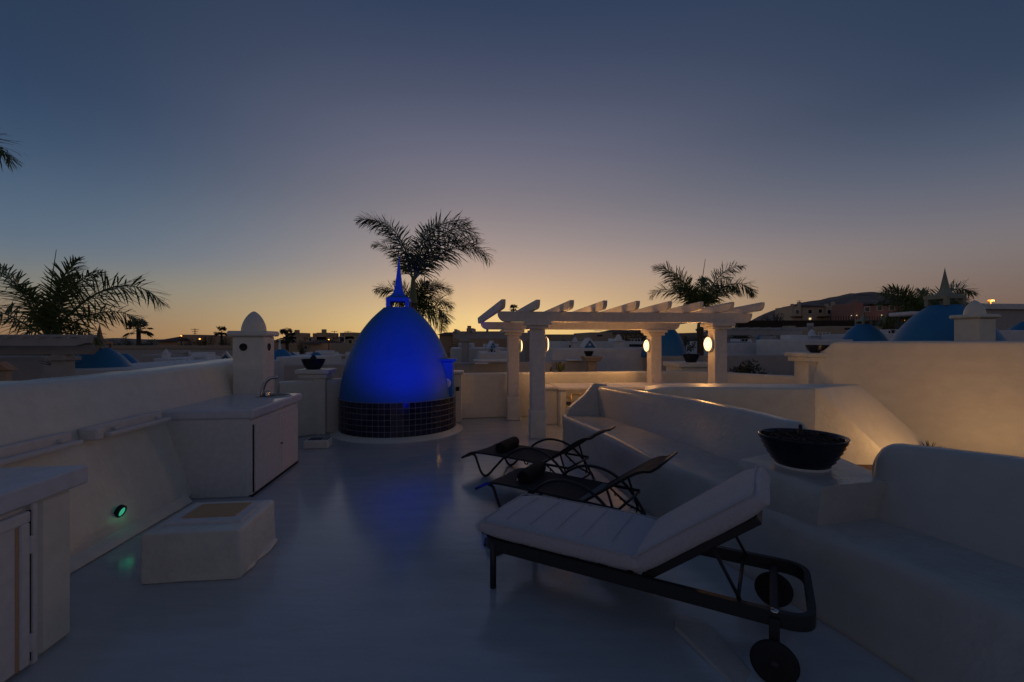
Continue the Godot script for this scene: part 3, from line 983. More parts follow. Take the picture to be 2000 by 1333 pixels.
func main_dome() -> void:
	var o := thing("dome", "big blue-lit dome with navy tiled base on the terrace", "dome", v(-2.05, 0, 8.24), TURN)
	part("plinth", lathe([Vector2(1.16, 0.0), Vector2(1.10, 0.018), Vector2(1.045, 0.06), Vector2(0.9, 0.062)], 64), M.masonry, o)
	var prof := [Vector2(1.012, 0.60)]
	for p in curve([Vector3(1.008, 0.605, 0), Vector3(0.998, 0.74, 0), Vector3(0.957, 1.0, 0), Vector3(0.892, 1.25, 0), Vector3(0.79, 1.5, 0), Vector3(0.66, 1.75, 0), Vector3(0.485, 1.985, 0), Vector3(0.29, 2.175, 0), Vector3(0.24, 2.198, 0), Vector3(0.0, 2.205, 0)], 6):
		prof.append(Vector2(maxf(p.x, 0.0), p.y))
	part("shell", lathe(prof, 96), M.blue, o)
	part("tile_backing", lathe([Vector2(1.018, 0.055), Vector2(1.018, 0.612), Vector2(1.0, 0.614)], 132), M.grout, o)
	# six courses of square tiles; those that face the terrace one by one
	var n := 66
	var th := 0.0925
	var tm := block(TAU * 1.022 / n - 0.010, th - 0.010, 0.014, 0.003)
	var rest := begin(false)
	var rng := RandomNumberGenerator.new()
	rng.seed = 12
	var toward := Vector2(2.05, 8.24).angle()
	for k in n:
		var a := TAU * k / n
		var world := Vector3(cos(a), 0, sin(a)).rotated(Vector3.UP, TURN)
		var seen := absf(wrapf(Vector2(world.x, world.z).angle() - toward, -PI, PI)) < 1.75
		for r in 6:
			var y := 0.060 + r * th + 0.003
			var at := Vector3(cos(a) * 1.019, y, sin(a) * 1.019)
			var yaw := PI / 2 - a
			if seen:
				var tmat: StandardMaterial3D = [M.tile, M.tile, M.tile_dark, M.tile_violet][rng.randi() % 4]
				part("tile", tm, tmat, o, at, Vector3(rng.randf_range(-0.012, 0.012), yaw + rng.randf_range(-0.01, 0.01), 0))
			else:
				rest.append_from(tm, 0, Transform3D(Basis(Vector3.UP, yaw), at))
	var far := part("tile_courses", rest.commit(), M.tile, o)
	far.set_meta("kind", "stuff")
	spire(o, Vector3(0, 2.19, 0), 0.40, M.blue)
	# dormer on the right flank
	var dm := part("side_block", block(0.25, 0.62, 0.40, 0.02), M.blue, o, Vector3(0.86, 0.625, 0.22))  # white block; the blue light on it is put into its colour
	part("block_cap", block(0.35, 0.045, 0.50, 0.015), M.blue, dm, Vector3(0.0, 0.62, 0))
	part("roundel", lathe([Vector2(0.085, 0.0), Vector2(0.08, 0.012), Vector2(0.055, 0.014), Vector2(0.05, 0.006), Vector2(0.0, 0.010)], 24), M.plaster, dm, Vector3(0.0, 0.24, 0.20), Vector3(PI / 2, 0, 0))
	# the flood light on the floor that makes it blue, behind the cushioned lounger
	var f := thing("flood_light", "small blue floor flood light aimed at the dome", "light", v(-0.15, 0, 3.60))
	var aim := v(-2.05, 2.3, 8.24) - v(-0.15, 0.07, 3.60)
	var head := Node3D.new()
	head.name = "lamp_head"
	f.add_child(head)
	head.position = Vector3(0, 0.07, 0)
	head.basis = Basis.looking_at(aim, Vector3.UP)
	part("housing", box(Vector3(0.13, 0.08, 0.06), 0.012), M.black_metal, head, Vector3(0, 0, 0.04))
	part("lamp_lens", box(Vector3(0.11, 0.06, 0.006), 0.002), M.lamp_blue, head, Vector3(0, 0, 0.0))
	part("bracket", tube(PackedVector3Array([Vector3(0, 0.0, 0), Vector3(0, 0.05, 0)]), 0.012), M.black_metal, f)
	part("base", block(0.14, 0.02, 0.12, 0.005), M.black_metal, f)
	var ahead := Vector3(aim.x, 0, aim.z).normalized()
	part("added_beam_shield", box(Vector3(0.13, 0.10, 0.004), 0.001), M.black_metal, f, ahead * 0.2 + Vector3(0.035, 0.052, -0.015), Vector3(0, atan2(ahead.x, ahead.z), 0))  # added unseen plate, keeps the low blue rays off lounger and tiles
	var s := SpotLight3D.new()
	s.name = "beam"
	s.light_color = Color(0.0, 0.16, 1.0)
	s.light_energy = 11.0
	s.light_size = 0.02
	s.spot_angle = 20.0
	s.spot_angle_attenuation = 0.75
	s.spot_range = 30.0
	s.spot_attenuation = 2.0
	s.shadow_enabled = true
	s.position = Vector3(0, 0, -0.03)
	head.add_child(s)

func pergola() -> void:
	var o := thing("pergola", "white pergola with scroll-ended beams over the lamp-lit corner", "pergola")
	var cols := [[0.42, 7.56, 1.918], [3.60, 7.97, 1.918], [0.02, 9.29, 1.835], [3.00, 9.60, 1.835]]
	for q in cols:
		var x: float = q[0]
		var z: float = q[1]
		var h: float = q[2]
		var c := part("column", block(0.226, h - 0.02, 0.226, 0.006), M.timber_white, o, v(x, 0, z), Vector3(0, TURN, 0))
		part("capital", block(0.42, 0.062, 0.42, 0.008), M.timber_white, c, Vector3(0, h - 0.063, 0))
		part("necking", block(0.33, 0.055, 0.33, 0.008), M.timber_white, c, Vector3(0, h - 0.119, 0))
		part("base", block(0.262, 0.46, 0.262, 0.012), M.plaster, c)
	for k in 2:
		var a: Array = cols[k * 2]
		var b: Array = cols[k * 2 + 1]
		var pa := v(a[0], a[2], a[1])
		var pb := v(b[0], b[2], b[1])
		var d := (pb - pa).normalized()
		var l: float = pa.distance_to(pb) + [1.28, 1.20][k]
		var yaw := atan2(-d.z, d.x)
		part("beam", prism(beam_poly(l, [0.168, 0.15][k], 0.13), 0.13, 0.006), M.timber_white, o, pa - d * [0.66, 0.66][k], Vector3(0, yaw, 0))
	for i in 9:
		var x := -0.13 + 0.542 * i
		var z := 7.06 + 0.126 * (x + 0.13)
		var p0 := v(x, 2.115, z)
		var p1 := v(x - 0.56, 1.958, z + 2.55)
		var d := p1 - p0
		var r := part("rafter", prism(beam_poly(d.length(), 0.135, 0.10), 0.07, 0.005), M.timber_white, o, p0)
		var e1 := d.normalized()
		var side := e1.cross(Vector3.UP).normalized()
		r.basis = Basis(e1, side.cross(e1).normalized(), side)
	# four round bulkhead lamps
	var spots := [[v(0.545, 1.545, 7.60), 1, "right face of the near left pergola column"], [v(3.475, 1.545, 8.0), -1, "left face of the near right pergola column"], [v(0.145, 1.50, 9.32), 1, "right face of the far left pergola column"], [v(2.875, 1.50, 9.62), -1, "left face of the far right pergola column"]]
	for q in spots:
		var sgn: int = q[1]
		var l := thing("wall_lamp", "lit round wall lamp on the " + q[2], "lamp", q[0], TURN + (PI if sgn < 0 else 0.0), "round wall lamps on the pergola columns")
		part("mount_ring", lathe([Vector2(0.0, -0.012), Vector2(0.138, -0.012), Vector2(0.140, 0.02), Vector2(0.132, 0.030), Vector2(0.119, 0.030)], 36), M.white_paint, l, Vector3.ZERO, Vector3(0, 0, -PI / 2))
		part("lamp_glass", lathe([Vector2(0.120, 0.024), Vector2(0.117, 0.040), Vector2(0.098, 0.054), Vector2(0.055, 0.062), Vector2(0.0, 0.065)], 32), M.lamp_warm, l, Vector3.ZERO, Vector3(0, 0, -PI / 2))
		panel_light(l, Vector3(0.08, 0, 0), -PI / 2, Color(1.0, 0.72, 0.41), 0.66, 0.20)
		lamp(l, Vector3(0.16, 0, 0), Color(1.0, 0.72, 0.41), 0.05, 0.10)

func bench() -> void:
	var o := thing("masonry_bench", "long curved white masonry bench with high back", "bench")
	# foot, seat nose, seat at the back, and a buried return
	var S := [[0.79, 7.08, 0.79, 7.02, 1.46, 7.06], [1.05, 5.55, 1.20, 5.64, 1.74, 5.95], [1.19, 4.50, 1.46, 4.36, 2.05, 4.95], [1.36, 3.72, 1.69, 3.62, 2.2, 4.2], [1.55, 3.15, 1.81, 3.15, 2.35, 3.5], [1.70, 2.70, 1.87, 2.70, 2.50, 2.85], [1.84, 2.25, 2.03, 2.30, 2.68, 2.3], [1.93, 1.75, 2.15, 1.85, 2.78, 1.75], [2.0, 1.1, 2.25, 1.15, 2.85, 1.1], [2.05, 0.2, 2.3, 0.2, 2.9, 0.2]]
	var secs := []
	for q in S:
		secs.append(PackedVector3Array([v(q[0], -0.02, q[1]), v(q[0] + (q[2] - q[0]) * 0.45 + 0.01, 0.16, q[1] + (q[3] - q[1]) * 0.45), v(q[2], 0.44, q[3]), v(q[4] + 0.05, 0.45, q[5]), v(q[4] + 0.1, -0.02, q[5])]))
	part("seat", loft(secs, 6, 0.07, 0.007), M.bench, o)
	# the two lengths of back
	var A := [[1.40, 7.04, 1.31, 7.10, 0.90], [1.70, 5.98, 1.74, 6.22, 0.905], [1.97, 5.08, 2.09, 5.42, 0.90], [2.08, 4.50, 2.30, 4.62, 0.90], [2.22, 4.0, 2.42, 4.02, 0.885]]
	var sa := []
	for q in A:
		sa.append(PackedVector3Array([v(q[0] - 0.03, 0.40, q[1] - 0.03), v(q[2], q[4], q[3]), v(q[2] + 0.19, q[4], q[3] + 0.08), v(q[2] + 0.25, -0.1, q[3] + 0.1)]))
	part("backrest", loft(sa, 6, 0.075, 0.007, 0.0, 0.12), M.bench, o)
	var B := [[2.36, 2.93, 2.54, 3.06, 0.90], [2.46, 2.66, 2.68, 2.80, 0.92], [2.57, 2.30, 2.86, 2.50, 0.93], [2.66, 1.9, 3.0, 2.0, 0.93], [2.75, 1.1, 3.1, 1.1, 0.93], [2.8, 0.2, 3.15, 0.2, 0.93]]
	var sb := []
	for q in B:
		sb.append(PackedVector3Array([v(q[0] - 0.02, 0.38, q[1]), v(q[2], q[4], q[3]), v(q[2] + 0.22, q[4], q[3] + 0.08), v(q[2] + 0.25, -0.1, q[3] + 0.1)]))
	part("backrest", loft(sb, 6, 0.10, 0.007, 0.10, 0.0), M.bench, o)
	# the raised plinth in the gap of the back
	var P := []
	for q in [[1.74, 3.52, 2.55, 3.95], [1.82, 3.22, 2.55, 3.6], [1.93, 2.86, 2.50, 2.98]]:
		P.append(PackedVector3Array([v(q[0] - 0.03, 0.36, q[1] - 0.02), v(q[0] + 0.02, 0.68, q[1] + 0.01), v(q[2] + 0.05, 0.685, q[3] + 0.02), v(q[2] + 0.08, -0.1, q[3] + 0.02)]))
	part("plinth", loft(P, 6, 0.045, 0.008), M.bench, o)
	# the wing that closes the far end
	var prof := [[0.80, 0.43], [0.845, 0.45], [0.87, 0.53], [0.915, 0.59], [1.05, 0.69], [1.15, 0.785], [1.22, 0.88], [1.27, 0.93], [1.33, 0.935], [1.48, 0.92]]
	var wing := []
	for q in prof:
		wing.append(PackedVector3Array([v(q[0], q[1] - 0.0, 7.02 + (q[1] - 0.44) * 0.16), v(q[0], q[1], 7.22), v(q[0], -0.1, 7.24), v(q[0], -0.1, 7.0)]))
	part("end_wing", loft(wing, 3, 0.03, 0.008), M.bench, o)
	var fp := []
	for q in [[0.90, 2.52, 0.95, 2.64, 0.020], [0.94, 2.38, 1.10, 2.56, 0.018], [0.98, 2.24, 1.14, 2.38, 0.012], [1.04, 2.08, 1.16, 2.2, 0.006]]:
		fp.append(PackedVector3Array([v(q[0], 0.0, q[1]), v(q[0] + 0.01, q[4], q[1] + 0.005), v(q[2] - 0.01, q[4], q[3]), v(q[2], 0.0, q[3])]))
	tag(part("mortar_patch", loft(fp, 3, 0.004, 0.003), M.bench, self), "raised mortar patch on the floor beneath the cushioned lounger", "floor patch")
	# its bowl
	var b := planter_bowl("large ribbed dark bowl full of gravel on the bench plinth", v(2.13, 0.685, 3.34), 0.285, 0.225)
	part("watering_spike", lathe([Vector2(0.016, 0.19), Vector2(0.019, 0.24), Vector2(0.014, 0.255), Vector2(0.012, 0.29), Vector2(0.0, 0.295)], 10), M.dark, b, Vector3(0.02, 0, -0.05))
	part("saucer", lathe([Vector2(0.0, -0.004), Vector2(0.175, -0.004), Vector2(0.18, 0.014), Vector2(0.16, 0.016)], 32), M.far_plaster, b)
	var rng := RandomNumberGenerator.new()
	rng.seed = 3
	var st := begin(false)
	for i in 420:
		var a := rng.randf() * TAU
		var r := sqrt(rng.randf()) * 0.262
		add_box(st, Vector3(cos(a) * r, 0.198 + rng.randf() * 0.018, sin(a) * r), Vector3.ONE * rng.randf_range(0.008, 0.022), 0.003)
	var gr := part("gravel", done(st), M.gravel, b)
	gr.set_meta("kind", "stuff")

func stair() -> void:
	var w := thing("stair_wall", "lamp-lit white wall beside the stairwell behind the bench", "wall")
	part("wall", wall_mesh([Vector3(1.86, 6.34, 0.91), Vector3(2.2, 6.25, 0.965), Vector3(2.9, 6.05, 0.985), Vector3(3.86, 5.80, 1.0)], 1.0, 0.0, 0.60, 0.04, 0.005), M.plaster, w)
	var ramp := []
	for q in [[3.862, 5.80, 1.0, 3.88, 6.40, 1.0], [3.875, 5.80, 1.0, 4.92, 6.44, 0.985], [3.89, 5.80, 0.99, 4.935, 6.44, 0.975], [4.10, 5.80, 0.79, 5.14, 6.42, 0.785], [4.31, 5.79, 0.59, 5.35, 6.41, 0.595], [4.52, 5.78, 0.39, 5.56, 6.40, 0.405], [4.73, 5.77, 0.19, 5.77, 6.38, 0.215], [4.95, 5.76, -0.02, 5.98, 6.36, 0.02], [5.1, 5.75, -0.16, 6.15, 6.35, -0.13]]:
		ramp.append(PackedVector3Array([v(q[0], -0.6, q[1]), v(q[0], q[2], q[1]), v(q[3], q[5], q[4]), v(q[3], -0.6, q[4])]))
	part("sloping_end", loft(ramp, 1, 0.012, 0.003), M.plaster, w)
	struct("stairwell_floor", block(4.2, 0.2, 3.2, 0.01), M.terracotta, v(4.6, -0.17, 4.55), TURN)
	var b := thing("tall_wall", "tall white wall with swooping left end behind the stairwell", "wall")
	part("wall", wall_mesh([Vector3(5.128, 7.75, 0.60), Vector3(5.218, 7.70, 0.86), Vector3(5.273, 7.68, 0.90), Vector3(5.331, 7.64, 0.955), Vector3(5.372, 7.60, 0.985), Vector3(5.484, 7.5, 0.995), Vector3(6.1, 6.75, 1.0), Vector3(6.75, 6.05, 1.0), Vector3(7.9, 4.7, 1.0)], 1.6, 0.03, 0.25, 0.06, 0.010, 4), M.plaster, b)
	pedestal("white stepped pedestal at the swooping end of the tall wall", v(5.207, 0, 7.95), 0.34, 1.397, 0.56, M.plaster)
	planter_bowl("dark bowl on the pedestal beside the tall wall", v(5.296, 1.397, 7.9), 0.175, 0.135)
	# step light low on the back of the bench
	var s := thing("step_light", "warm bulkhead light low in the stairwell behind the bench", "lamp", v(5.25, 0.17, 4.85), -0.5)
	part("housing", box(Vector3(0.20, 0.12, 0.06), 0.012), M.white_paint, s)
	part("lamp_glass", box(Vector3(0.16, 0.08, 0.02), 0.006), M.lamp_warm, s, Vector3(0, 0, -0.036))
	part("stem", block(0.05, 0.30, 0.05, 0.006), M.white_paint, s, Vector3(0, -0.35, 0.0))
	lamp(s, Vector3(0.0, 0.03, -0.12), Color(1.0, 0.77, 0.50), 0.66, 0.08)
	spiky("succulent", "dark spiky plant showing over the bench back by the tall wall", v(5.60, 0.06, 6.10), 0.24, 34, 8)

func cushion_mesh(l: float, w: float, t: float) -> ArrayMesh:      # a soft slab from x = 0 to l
	var secs := []
	var n := 14
	for i in n + 1:
		var k := float(i) / n
		var e := pow(clampf(minf(k, 1.0 - k) * 7.0, 0.0, 1.0), 0.5)
		var hw := w / 2 * (0.955 + 0.045 * e)
		var up := t * (0.80 + 0.20 * e)
		var dn := t * 0.10 * (1.0 - e)
		secs.append(PackedVector3Array([Vector3(l * k, dn, -hw), Vector3(l * k, up * 0.93, -hw * 0.995), Vector3(l * k, up * 1.04, 0), Vector3(l * k, up * 0.93, hw * 0.995), Vector3(l * k, dn, hw), Vector3(l * k, dn * 0.8, 0)]))
	return loft(secs, 2, 0.045, 0.004, 0.02, 0.02, 0.08)

func loungers() -> void:
	# the cushioned one; x runs from its foot to its head, z points towards the camera
	var o := thing("sun_lounger", "sun lounger with thick grey cushion and two wheels, nearest the camera", "sun lounger", v(-0.14, 0, 2.96), atan2(-0.495, 0.869))
	var zr := -0.6
	var hr := 0.283
	var loop := rounded(PackedVector3Array([Vector3(-0.06, hr, 0), Vector3(0.8, hr, 0), Vector3(1.76, hr, 0), Vector3(1.76, hr, -0.3), Vector3(1.76, hr, -0.6), Vector3(0.8, hr, -0.6), Vector3(-0.06, hr, -0.6), Vector3(-0.06, hr, -0.3)]), 0.12, 7, false)
	var fr := begin(false)
	var m := loop.size()
	for i in m:                                   # flat bar on edge, 70 mm high
		var a: Vector3 = loop[i]
		var b: Vector3 = loop[(i + 1) % m]
		var na: Vector3 = (loop[(i + 1) % m] - loop[(i + m - 1) % m]).normalized().cross(Vector3.UP) * 0.016
		var nb: Vector3 = (loop[(i + 2) % m] - loop[i]).normalized().cross(Vector3.UP) * 0.016
		var u := Vector3(0, 0.036, 0)
		quad(fr, a + na + u, a - na + u, b - nb + u, b + nb + u)
		quad(fr, a + na - u, b + nb - u, b - nb - u, a - na - u)
		quad(fr, a + na - u, a + na + u, b + nb + u, b + nb - u)
		quad(fr, a - na - u, b - nb - u, b - nb + u, a - na + u)
	part("frame", done(fr), M.frame_metal, o)
	for z in [0.0, zr]:
		var lg := part("leg", tube(PackedVector3Array([Vector3(0.02, 0.004, z), Vector3(0.02, hr + 0.02, z)]), 0.021, 0.021, 12), M.frame_metal, o)
		part("gusset", prism(PackedVector2Array([Vector2(0.02, hr - 0.036), Vector2(0.11, hr - 0.036), Vector2(0.02, hr - 0.09)]), 0.012, 0.0), M.frame_metal, lg, Vector3(0, 0, z))
	for i in 6:
		part("slat", box(Vector3(0.055, 0.012, 0.57), 0.004), M.frame_metal, o, Vector3(0.06 + i * 0.17, hr + 0.026, -0.3))
	for z in [0.06, zr - 0.06]:
		var wh := part("wheel", lathe([Vector2(0.0, -0.018), Vector2(0.08, -0.018), Vector2(0.098, -0.014), Vector2(0.103, 0.0), Vector2(0.098, 0.014), Vector2(0.08, 0.018), Vector2(0.0, 0.018)], 40), M.rubber, o, Vector3(1.60, 0.103, z), Vector3(PI / 2, 0, 0))
		part("hub", lathe([Vector2(0.022, 0.018), Vector2(0.02, 0.026), Vector2(0.0, 0.027)], 16), M.frame_metal, wh)
		part("wheel_post", block(0.045, 0.20, 0.02, 0.004), M.frame_metal, o, Vector3(1.60, 0.09, z * 0.8 - 0.03 if z < 0.0 else 0.028))
	part("cross_bar", box(Vector3(0.04, 0.03, 0.58), 0.006), M.frame_metal, o, Vector3(1.60, hr - 0.01, -0.3))
	part("bolt_cap", lathe([Vector2(0.022, 0.0), Vector2(0.02, 0.007), Vector2(0.0, 0.009)], 16), M.chrome, o, Vector3(1.60, hr + 0.033, 0.0))
	# the raised back section
	var al := deg_to_rad(37.4)
	var hinge := Vector3(0.985, hr + 0.02, -0.3)
	var br := Basis(Vector3.BACK, al)
	var bs := begin(false)
	for z in [-0.26, 0.26]:
		add_box(bs, Vector3(0.34, 0.0, z), Vector3(0.70, 0.045, 0.028), 0.005)
	add_box(bs, Vector3(0.68, 0.0, 0), Vector3(0.03, 0.045, 0.55), 0.005)
	add_box(bs, Vector3(0.35, 0.0, 0), Vector3(0.03, 0.03, 0.52), 0.005)
	var bk := part("back_frame", done(bs), M.frame_metal, o, hinge)
	bk.basis = br
	for z in [-0.02, -0.58]:
		var top := hinge + br * Vector3(0.42, -0.02, z + 0.3)
		part("strut", tube(PackedVector3Array([Vector3(top.x, top.y, z), Vector3(1.46, hr + 0.02, z)]), 0.009), M.frame_metal, o)
	part("prop_bar", tube(PackedVector3Array([Vector3(1.44, hr, -0.02), Vector3(1.44, hr, -0.58)]), 0.010), M.frame_metal, o)
	part("toggle", block(0.03, 0.045, 0.018, 0.004), M.trim, o, Vector3(1.53, 0.70, -0.34))
	var c := part("seat_cushion", cushion_mesh(1.06, 0.63, 0.115), M.cushion, o, Vector3(-0.085, hr + 0.038, -0.3))
	for i in 5:
		var sx := 0.17 + i * 0.175
		part("seam", tube(PackedVector3Array([Vector3(sx, 0.1165, -0.24), Vector3(sx, 0.119, -0.1), Vector3(sx, 0.1195, 0.0), Vector3(sx, 0.119, 0.1), Vector3(sx, 0.1165, 0.24)]), 0.0016), M.seam, c)
	var bc := part("back_cushion", cushion_mesh(0.78, 0.62, 0.115), M.cushion, o, hinge + br * Vector3(-0.02, 0.022, 0))
	bc.basis = br
	for q in [[c, 1.06, 0.63], [bc, 0.78, 0.62]]:
		var host: Node3D = q[0]
		var cl: float = q[1]
		var hw: float = q[2] / 2.0 - 0.004
		var loop2 := rounded(PackedVector3Array([Vector3(0.01, 0.098, -hw), Vector3(cl / 2, 0.104, -hw), Vector3(cl - 0.01, 0.098, -hw), Vector3(cl - 0.01, 0.098, hw), Vector3(cl / 2, 0.104, hw), Vector3(0.01, 0.098, hw)]), 0.05, 4, false)
		part("piping", tube(loop2, 0.0042, 0.0042, 6, true), M.cushion, host)
	# the two low sling loungers
	var proto := sling_lounger()
	proto.position = v(-0.326, 0, 5.37)
	tag(proto, "black sling lounger farthest from the camera, its back against the bench", "sun lounger", "black sling loungers with arched arms")
	var two := proto.duplicate()
	two.name = numbered("sling_lounger")
	add_child(two)
	two.position = v(-0.065, 0, 4.20)
	two.rotation.y = atan2(-0.550, 0.835)
	tag(two, "black sling lounger between the far one and the cushioned one", "sun lounger", "black sling loungers with arched arms")
	for k in 2:
		var host: Node3D = [proto, two][k]
		var t := thing("rolled_towel", ["black rolled towel on the farthest sling lounger", "black rolled towel on the middle lounger, with a white tag"][k], "towel", host.transform * Vector3(0.13 - 0.02 * k, 0.335, -0.30), host.rotation.y + 0.12, "rolled black towels on the loungers")
		var spiral := []
		for i in 60:
			var a := i * 0.32
			var r := 0.012 + 0.052 * i / 59.0
			spiral.append(Vector2(cos(a) * r, sin(a) * r))
		part("roll", loft([ring_section(0.064, -0.20), ring_section(0.067, -0.17), ring_section(0.069, 0.0), ring_section(0.067, 0.17), ring_section(0.064, 0.20)], 4, 0.02, 0.006, 0.012, 0.012), M.towel, t)
		for z in [-0.213, 0.213]:
			var path := PackedVector3Array()
			for i in 48:
				path.append(Vector3(spiral[i].x, spiral[i].y, z))
			part("fold", tube(path, 0.0035, 0.0035, 5), M.towel, t)
		if k == 1:
			part("tag", block(0.012, 0.02, 0.004, 0.001), M.white_paint, t, Vector3(-0.05, -0.03, 0.217))

func ring_section(r: float, z: float) -> PackedVector3Array:
	var p := PackedVector3Array()
	for i in 14:
		var a := TAU * i / 14.0
		p.append(Vector3(cos(a) * r, sin(a) * r, z))
	return p

func sling_lounger() -> Node3D:          # x from the foot loop (0) towards the head, z = 0 the near side, -0.55 the far side
	var o := thing("sling_lounger", "", "sun lounger", Vector3.ZERO, atan2(-0.543, 0.84))
	var W := 0.55
	for z in [0.0, -W]:
		var rail := part("side_rail", tube(curve([Vector3(-0.34, 0.175, z), Vector3(-0.27, 0.215, z), Vector3(-0.19, 0.255, z), Vector3(-0.05, 0.272, z), Vector3(0.4, 0.272, z), Vector3(1.08, 0.262, z)], 6), 0.0135, 0.0135, 10), M.black_metal, o)
		part("foot_loop", tube(curve([Vector3(-0.19, 0.245, z), Vector3(-0.135, 0.225, z), Vector3(-0.10, 0.15, z), Vector3(-0.05, 0.05, z), Vector3(0.0, 0.013, z), Vector3(0.06, 0.035, z), Vector3(0.16, 0.14, z), Vector3(0.27, 0.255, z)], 6), 0.0135, 0.0135, 10), M.black_metal, o)
		part("arched_arm", tube(curve([Vector3(0.30, 0.255, z), Vector3(0.37, 0.325, z), Vector3(0.50, 0.392, z), Vector3(0.64, 0.412, z), Vector3(0.80, 0.385, z), Vector3(0.95, 0.295, z), Vector3(1.07, 0.155, z), Vector3(1.16, 0.005, z)], 6), 0.0135, 0.0135, 10), M.black_metal, o)
		var zi: float = z + (-0.03 if z == 0.0 else 0.03)
		var rack := part("ratchet_bar", tube(PackedVector3Array([Vector3(0.80, 0.262, zi), Vector3(0.98, 0.13, zi), Vector3(1.12, 0.085, zi)]), 0.010, 0.010, 8), M.black_metal, o)
		for k in 5:
			part("tooth", tube(PackedVector3Array([Vector3(0.86 + k * 0.05, 0.215 - k * 0.028, zi), Vector3(0.865 + k * 0.05, 0.185 - k * 0.028, zi)]), 0.007, 0.006, 6), M.black_metal, rack)
		part("back_strut", tube(PackedVector3Array([Vector3(0.98, 0.395, zi), Vector3(1.08, 0.10, zi)]), 0.010, 0.010, 8), M.black_metal, o)
		part("bracket", tube(curve([Vector3(0.55, 0.262, z), Vector3(0.565, 0.235, z), Vector3(0.59, 0.235, z), Vector3(0.60, 0.262, z)], 4), 0.008, 0.008, 6), M.black_metal, rail)
	for q in [[-0.34, 0.175], [0.27, 0.25], [1.08, 0.255], [1.16, 0.02], [1.12, 0.085]]:
		part("cross_bar", tube(PackedVector3Array([Vector3(q[0], q[1], 0.0), Vector3(q[0], q[1], -W)]), 0.011, 0.011, 8), M.black_metal, o)
	# seat cloth follows the rails, a shallow sag across
	part("seat_cloth", cloth([Vector2(-0.33, 0.19), Vector2(-0.26, 0.23), Vector2(-0.17, 0.272), Vector2(-0.03, 0.284), Vector2(0.4, 0.283), Vector2(0.74, 0.278)], W, 0.012), M.sling, o)
	part("hinge_band", cloth([Vector2(0.74, 0.277), Vector2(0.80, 0.277)], W - 0.02, 0.0), M.sling_grey, o)
	part("back_cloth", cloth([Vector2(0.80, 0.285), Vector2(1.0, 0.43), Vector2(1.18, 0.555), Vector2(1.27, 0.60), Vector2(1.335, 0.612), Vector2(1.40, 0.655)], W - 0.03, 0.010), M.sling, o)
	for z in [-0.012, -W + 0.012]:
		part("back_rail", tube(curve([Vector3(0.79, 0.272, z), Vector3(1.0, 0.42, z), Vector3(1.18, 0.545, z), Vector3(1.27, 0.59, z), Vector3(1.335, 0.602, z), Vector3(1.40, 0.648, z)], 5), 0.0125, 0.0125, 8), M.black_metal, o)
	part("head_bar", tube(PackedVector3Array([Vector3(1.40, 0.648, -0.012), Vector3(1.40, 0.648, -W + 0.012)]), 0.0125, 0.0125, 8), M.black_metal, o)
	return o

func cloth(line: Array, w: float, sag: float) -> ArrayMesh:
	var pts := []
	for q in line:
		pts.append(Vector3(q.x, q.y, 0))
	var c := curve(pts, 5)
	var st := begin()
	for layer in 2:
		var dy := 0.0 if layer == 0 else -0.004
		for i in c.size() - 1:
			for k in 6:
				var z0 := -w * k / 6.0
				var z1 := -w * (k + 1) / 6.0
				var s0 := -sag * sin(PI * k / 6.0) + dy
				var s1 := -sag * sin(PI * (k + 1) / 6.0) + dy
				var p := [c[i] + Vector3(0, s0, z0 - 0.0), c[i + 1] + Vector3(0, s0, z0), c[i + 1] + Vector3(0, s1, z1), c[i] + Vector3(0, s1, z1)]
				if layer == 0:
					quad(st, p[0], p[3], p[2], p[1])
				else:
					quad(st, p[0], p[1], p[2], p[3])
	return done(st)

# ---------------------------------------------------------------- the roofs around
func gable(label: String, at: Vector3, w: float, h: float, turn: float, group := "") -> void:
	var o := thing("gable_dormer", label, "dormer", at, turn, group)
	part("wall", prism(PackedVector2Array([Vector2(-w / 2, 0), Vector2(w / 2, 0), Vector2(0, h)]), 0.5, 0.0), M.pale_blue, o)
	for s in [-1.0, 1.0]:
		var l := Vector2(w / 2, h).length() + 0.06
		part("coping", box(Vector3(l, 0.05, 0.6), 0.01), M.far_plaster, o, Vector3(s * w / 4, h / 2 + 0.02, 0), Vector3(0, 0, -s * atan2(h, w / 2)))
	part("round_vent", lathe([Vector2(0.0, 0.02), Vector2(w * 0.10, 0.02), Vector2(w * 0.10, 0.0)], 16), M.far_plaster, o, Vector3(0, h * 0.36, 0.25), Vector3(PI / 2, 0, 0))

func roof_pergola(label: String, x0: float, x1: float, beam_h: float, z: float, foot: float, cols: Array, back: float, m: Material) -> void:
	var o := thing("pergola", label, "pergola", v(x0, foot, z), TURN * 0.5, "pergolas on the roofs around")
	for k in 2:
		part("beam", prism(beam_poly(x1 - x0, 0.22, 0.12), 0.12, 0.0), m, o, Vector3(0, beam_h - foot, -back * k))
	var n := int((x1 - x0) / 0.55)
	for i in n + 1:
		var r := part("rafter", prism(beam_poly(back + 0.7, 0.12, 0.09), 0.08, 0.0), m, o, Vector3(0.12 + i * (x1 - x0 - 0.24) / n, beam_h - foot + 0.222, 0.35))
		r.rotation.y = PI / 2
	for cx in cols:
		for k in 2:
			var c := part("column", block(0.2, beam_h - foot, 0.2, 0.01), m, o, Vector3(cx - x0, 0, -back * k))
			part("capital", block(0.32, 0.10, 0.32, 0.01), m, c, Vector3(0, beam_h - foot - 0.11, 0))

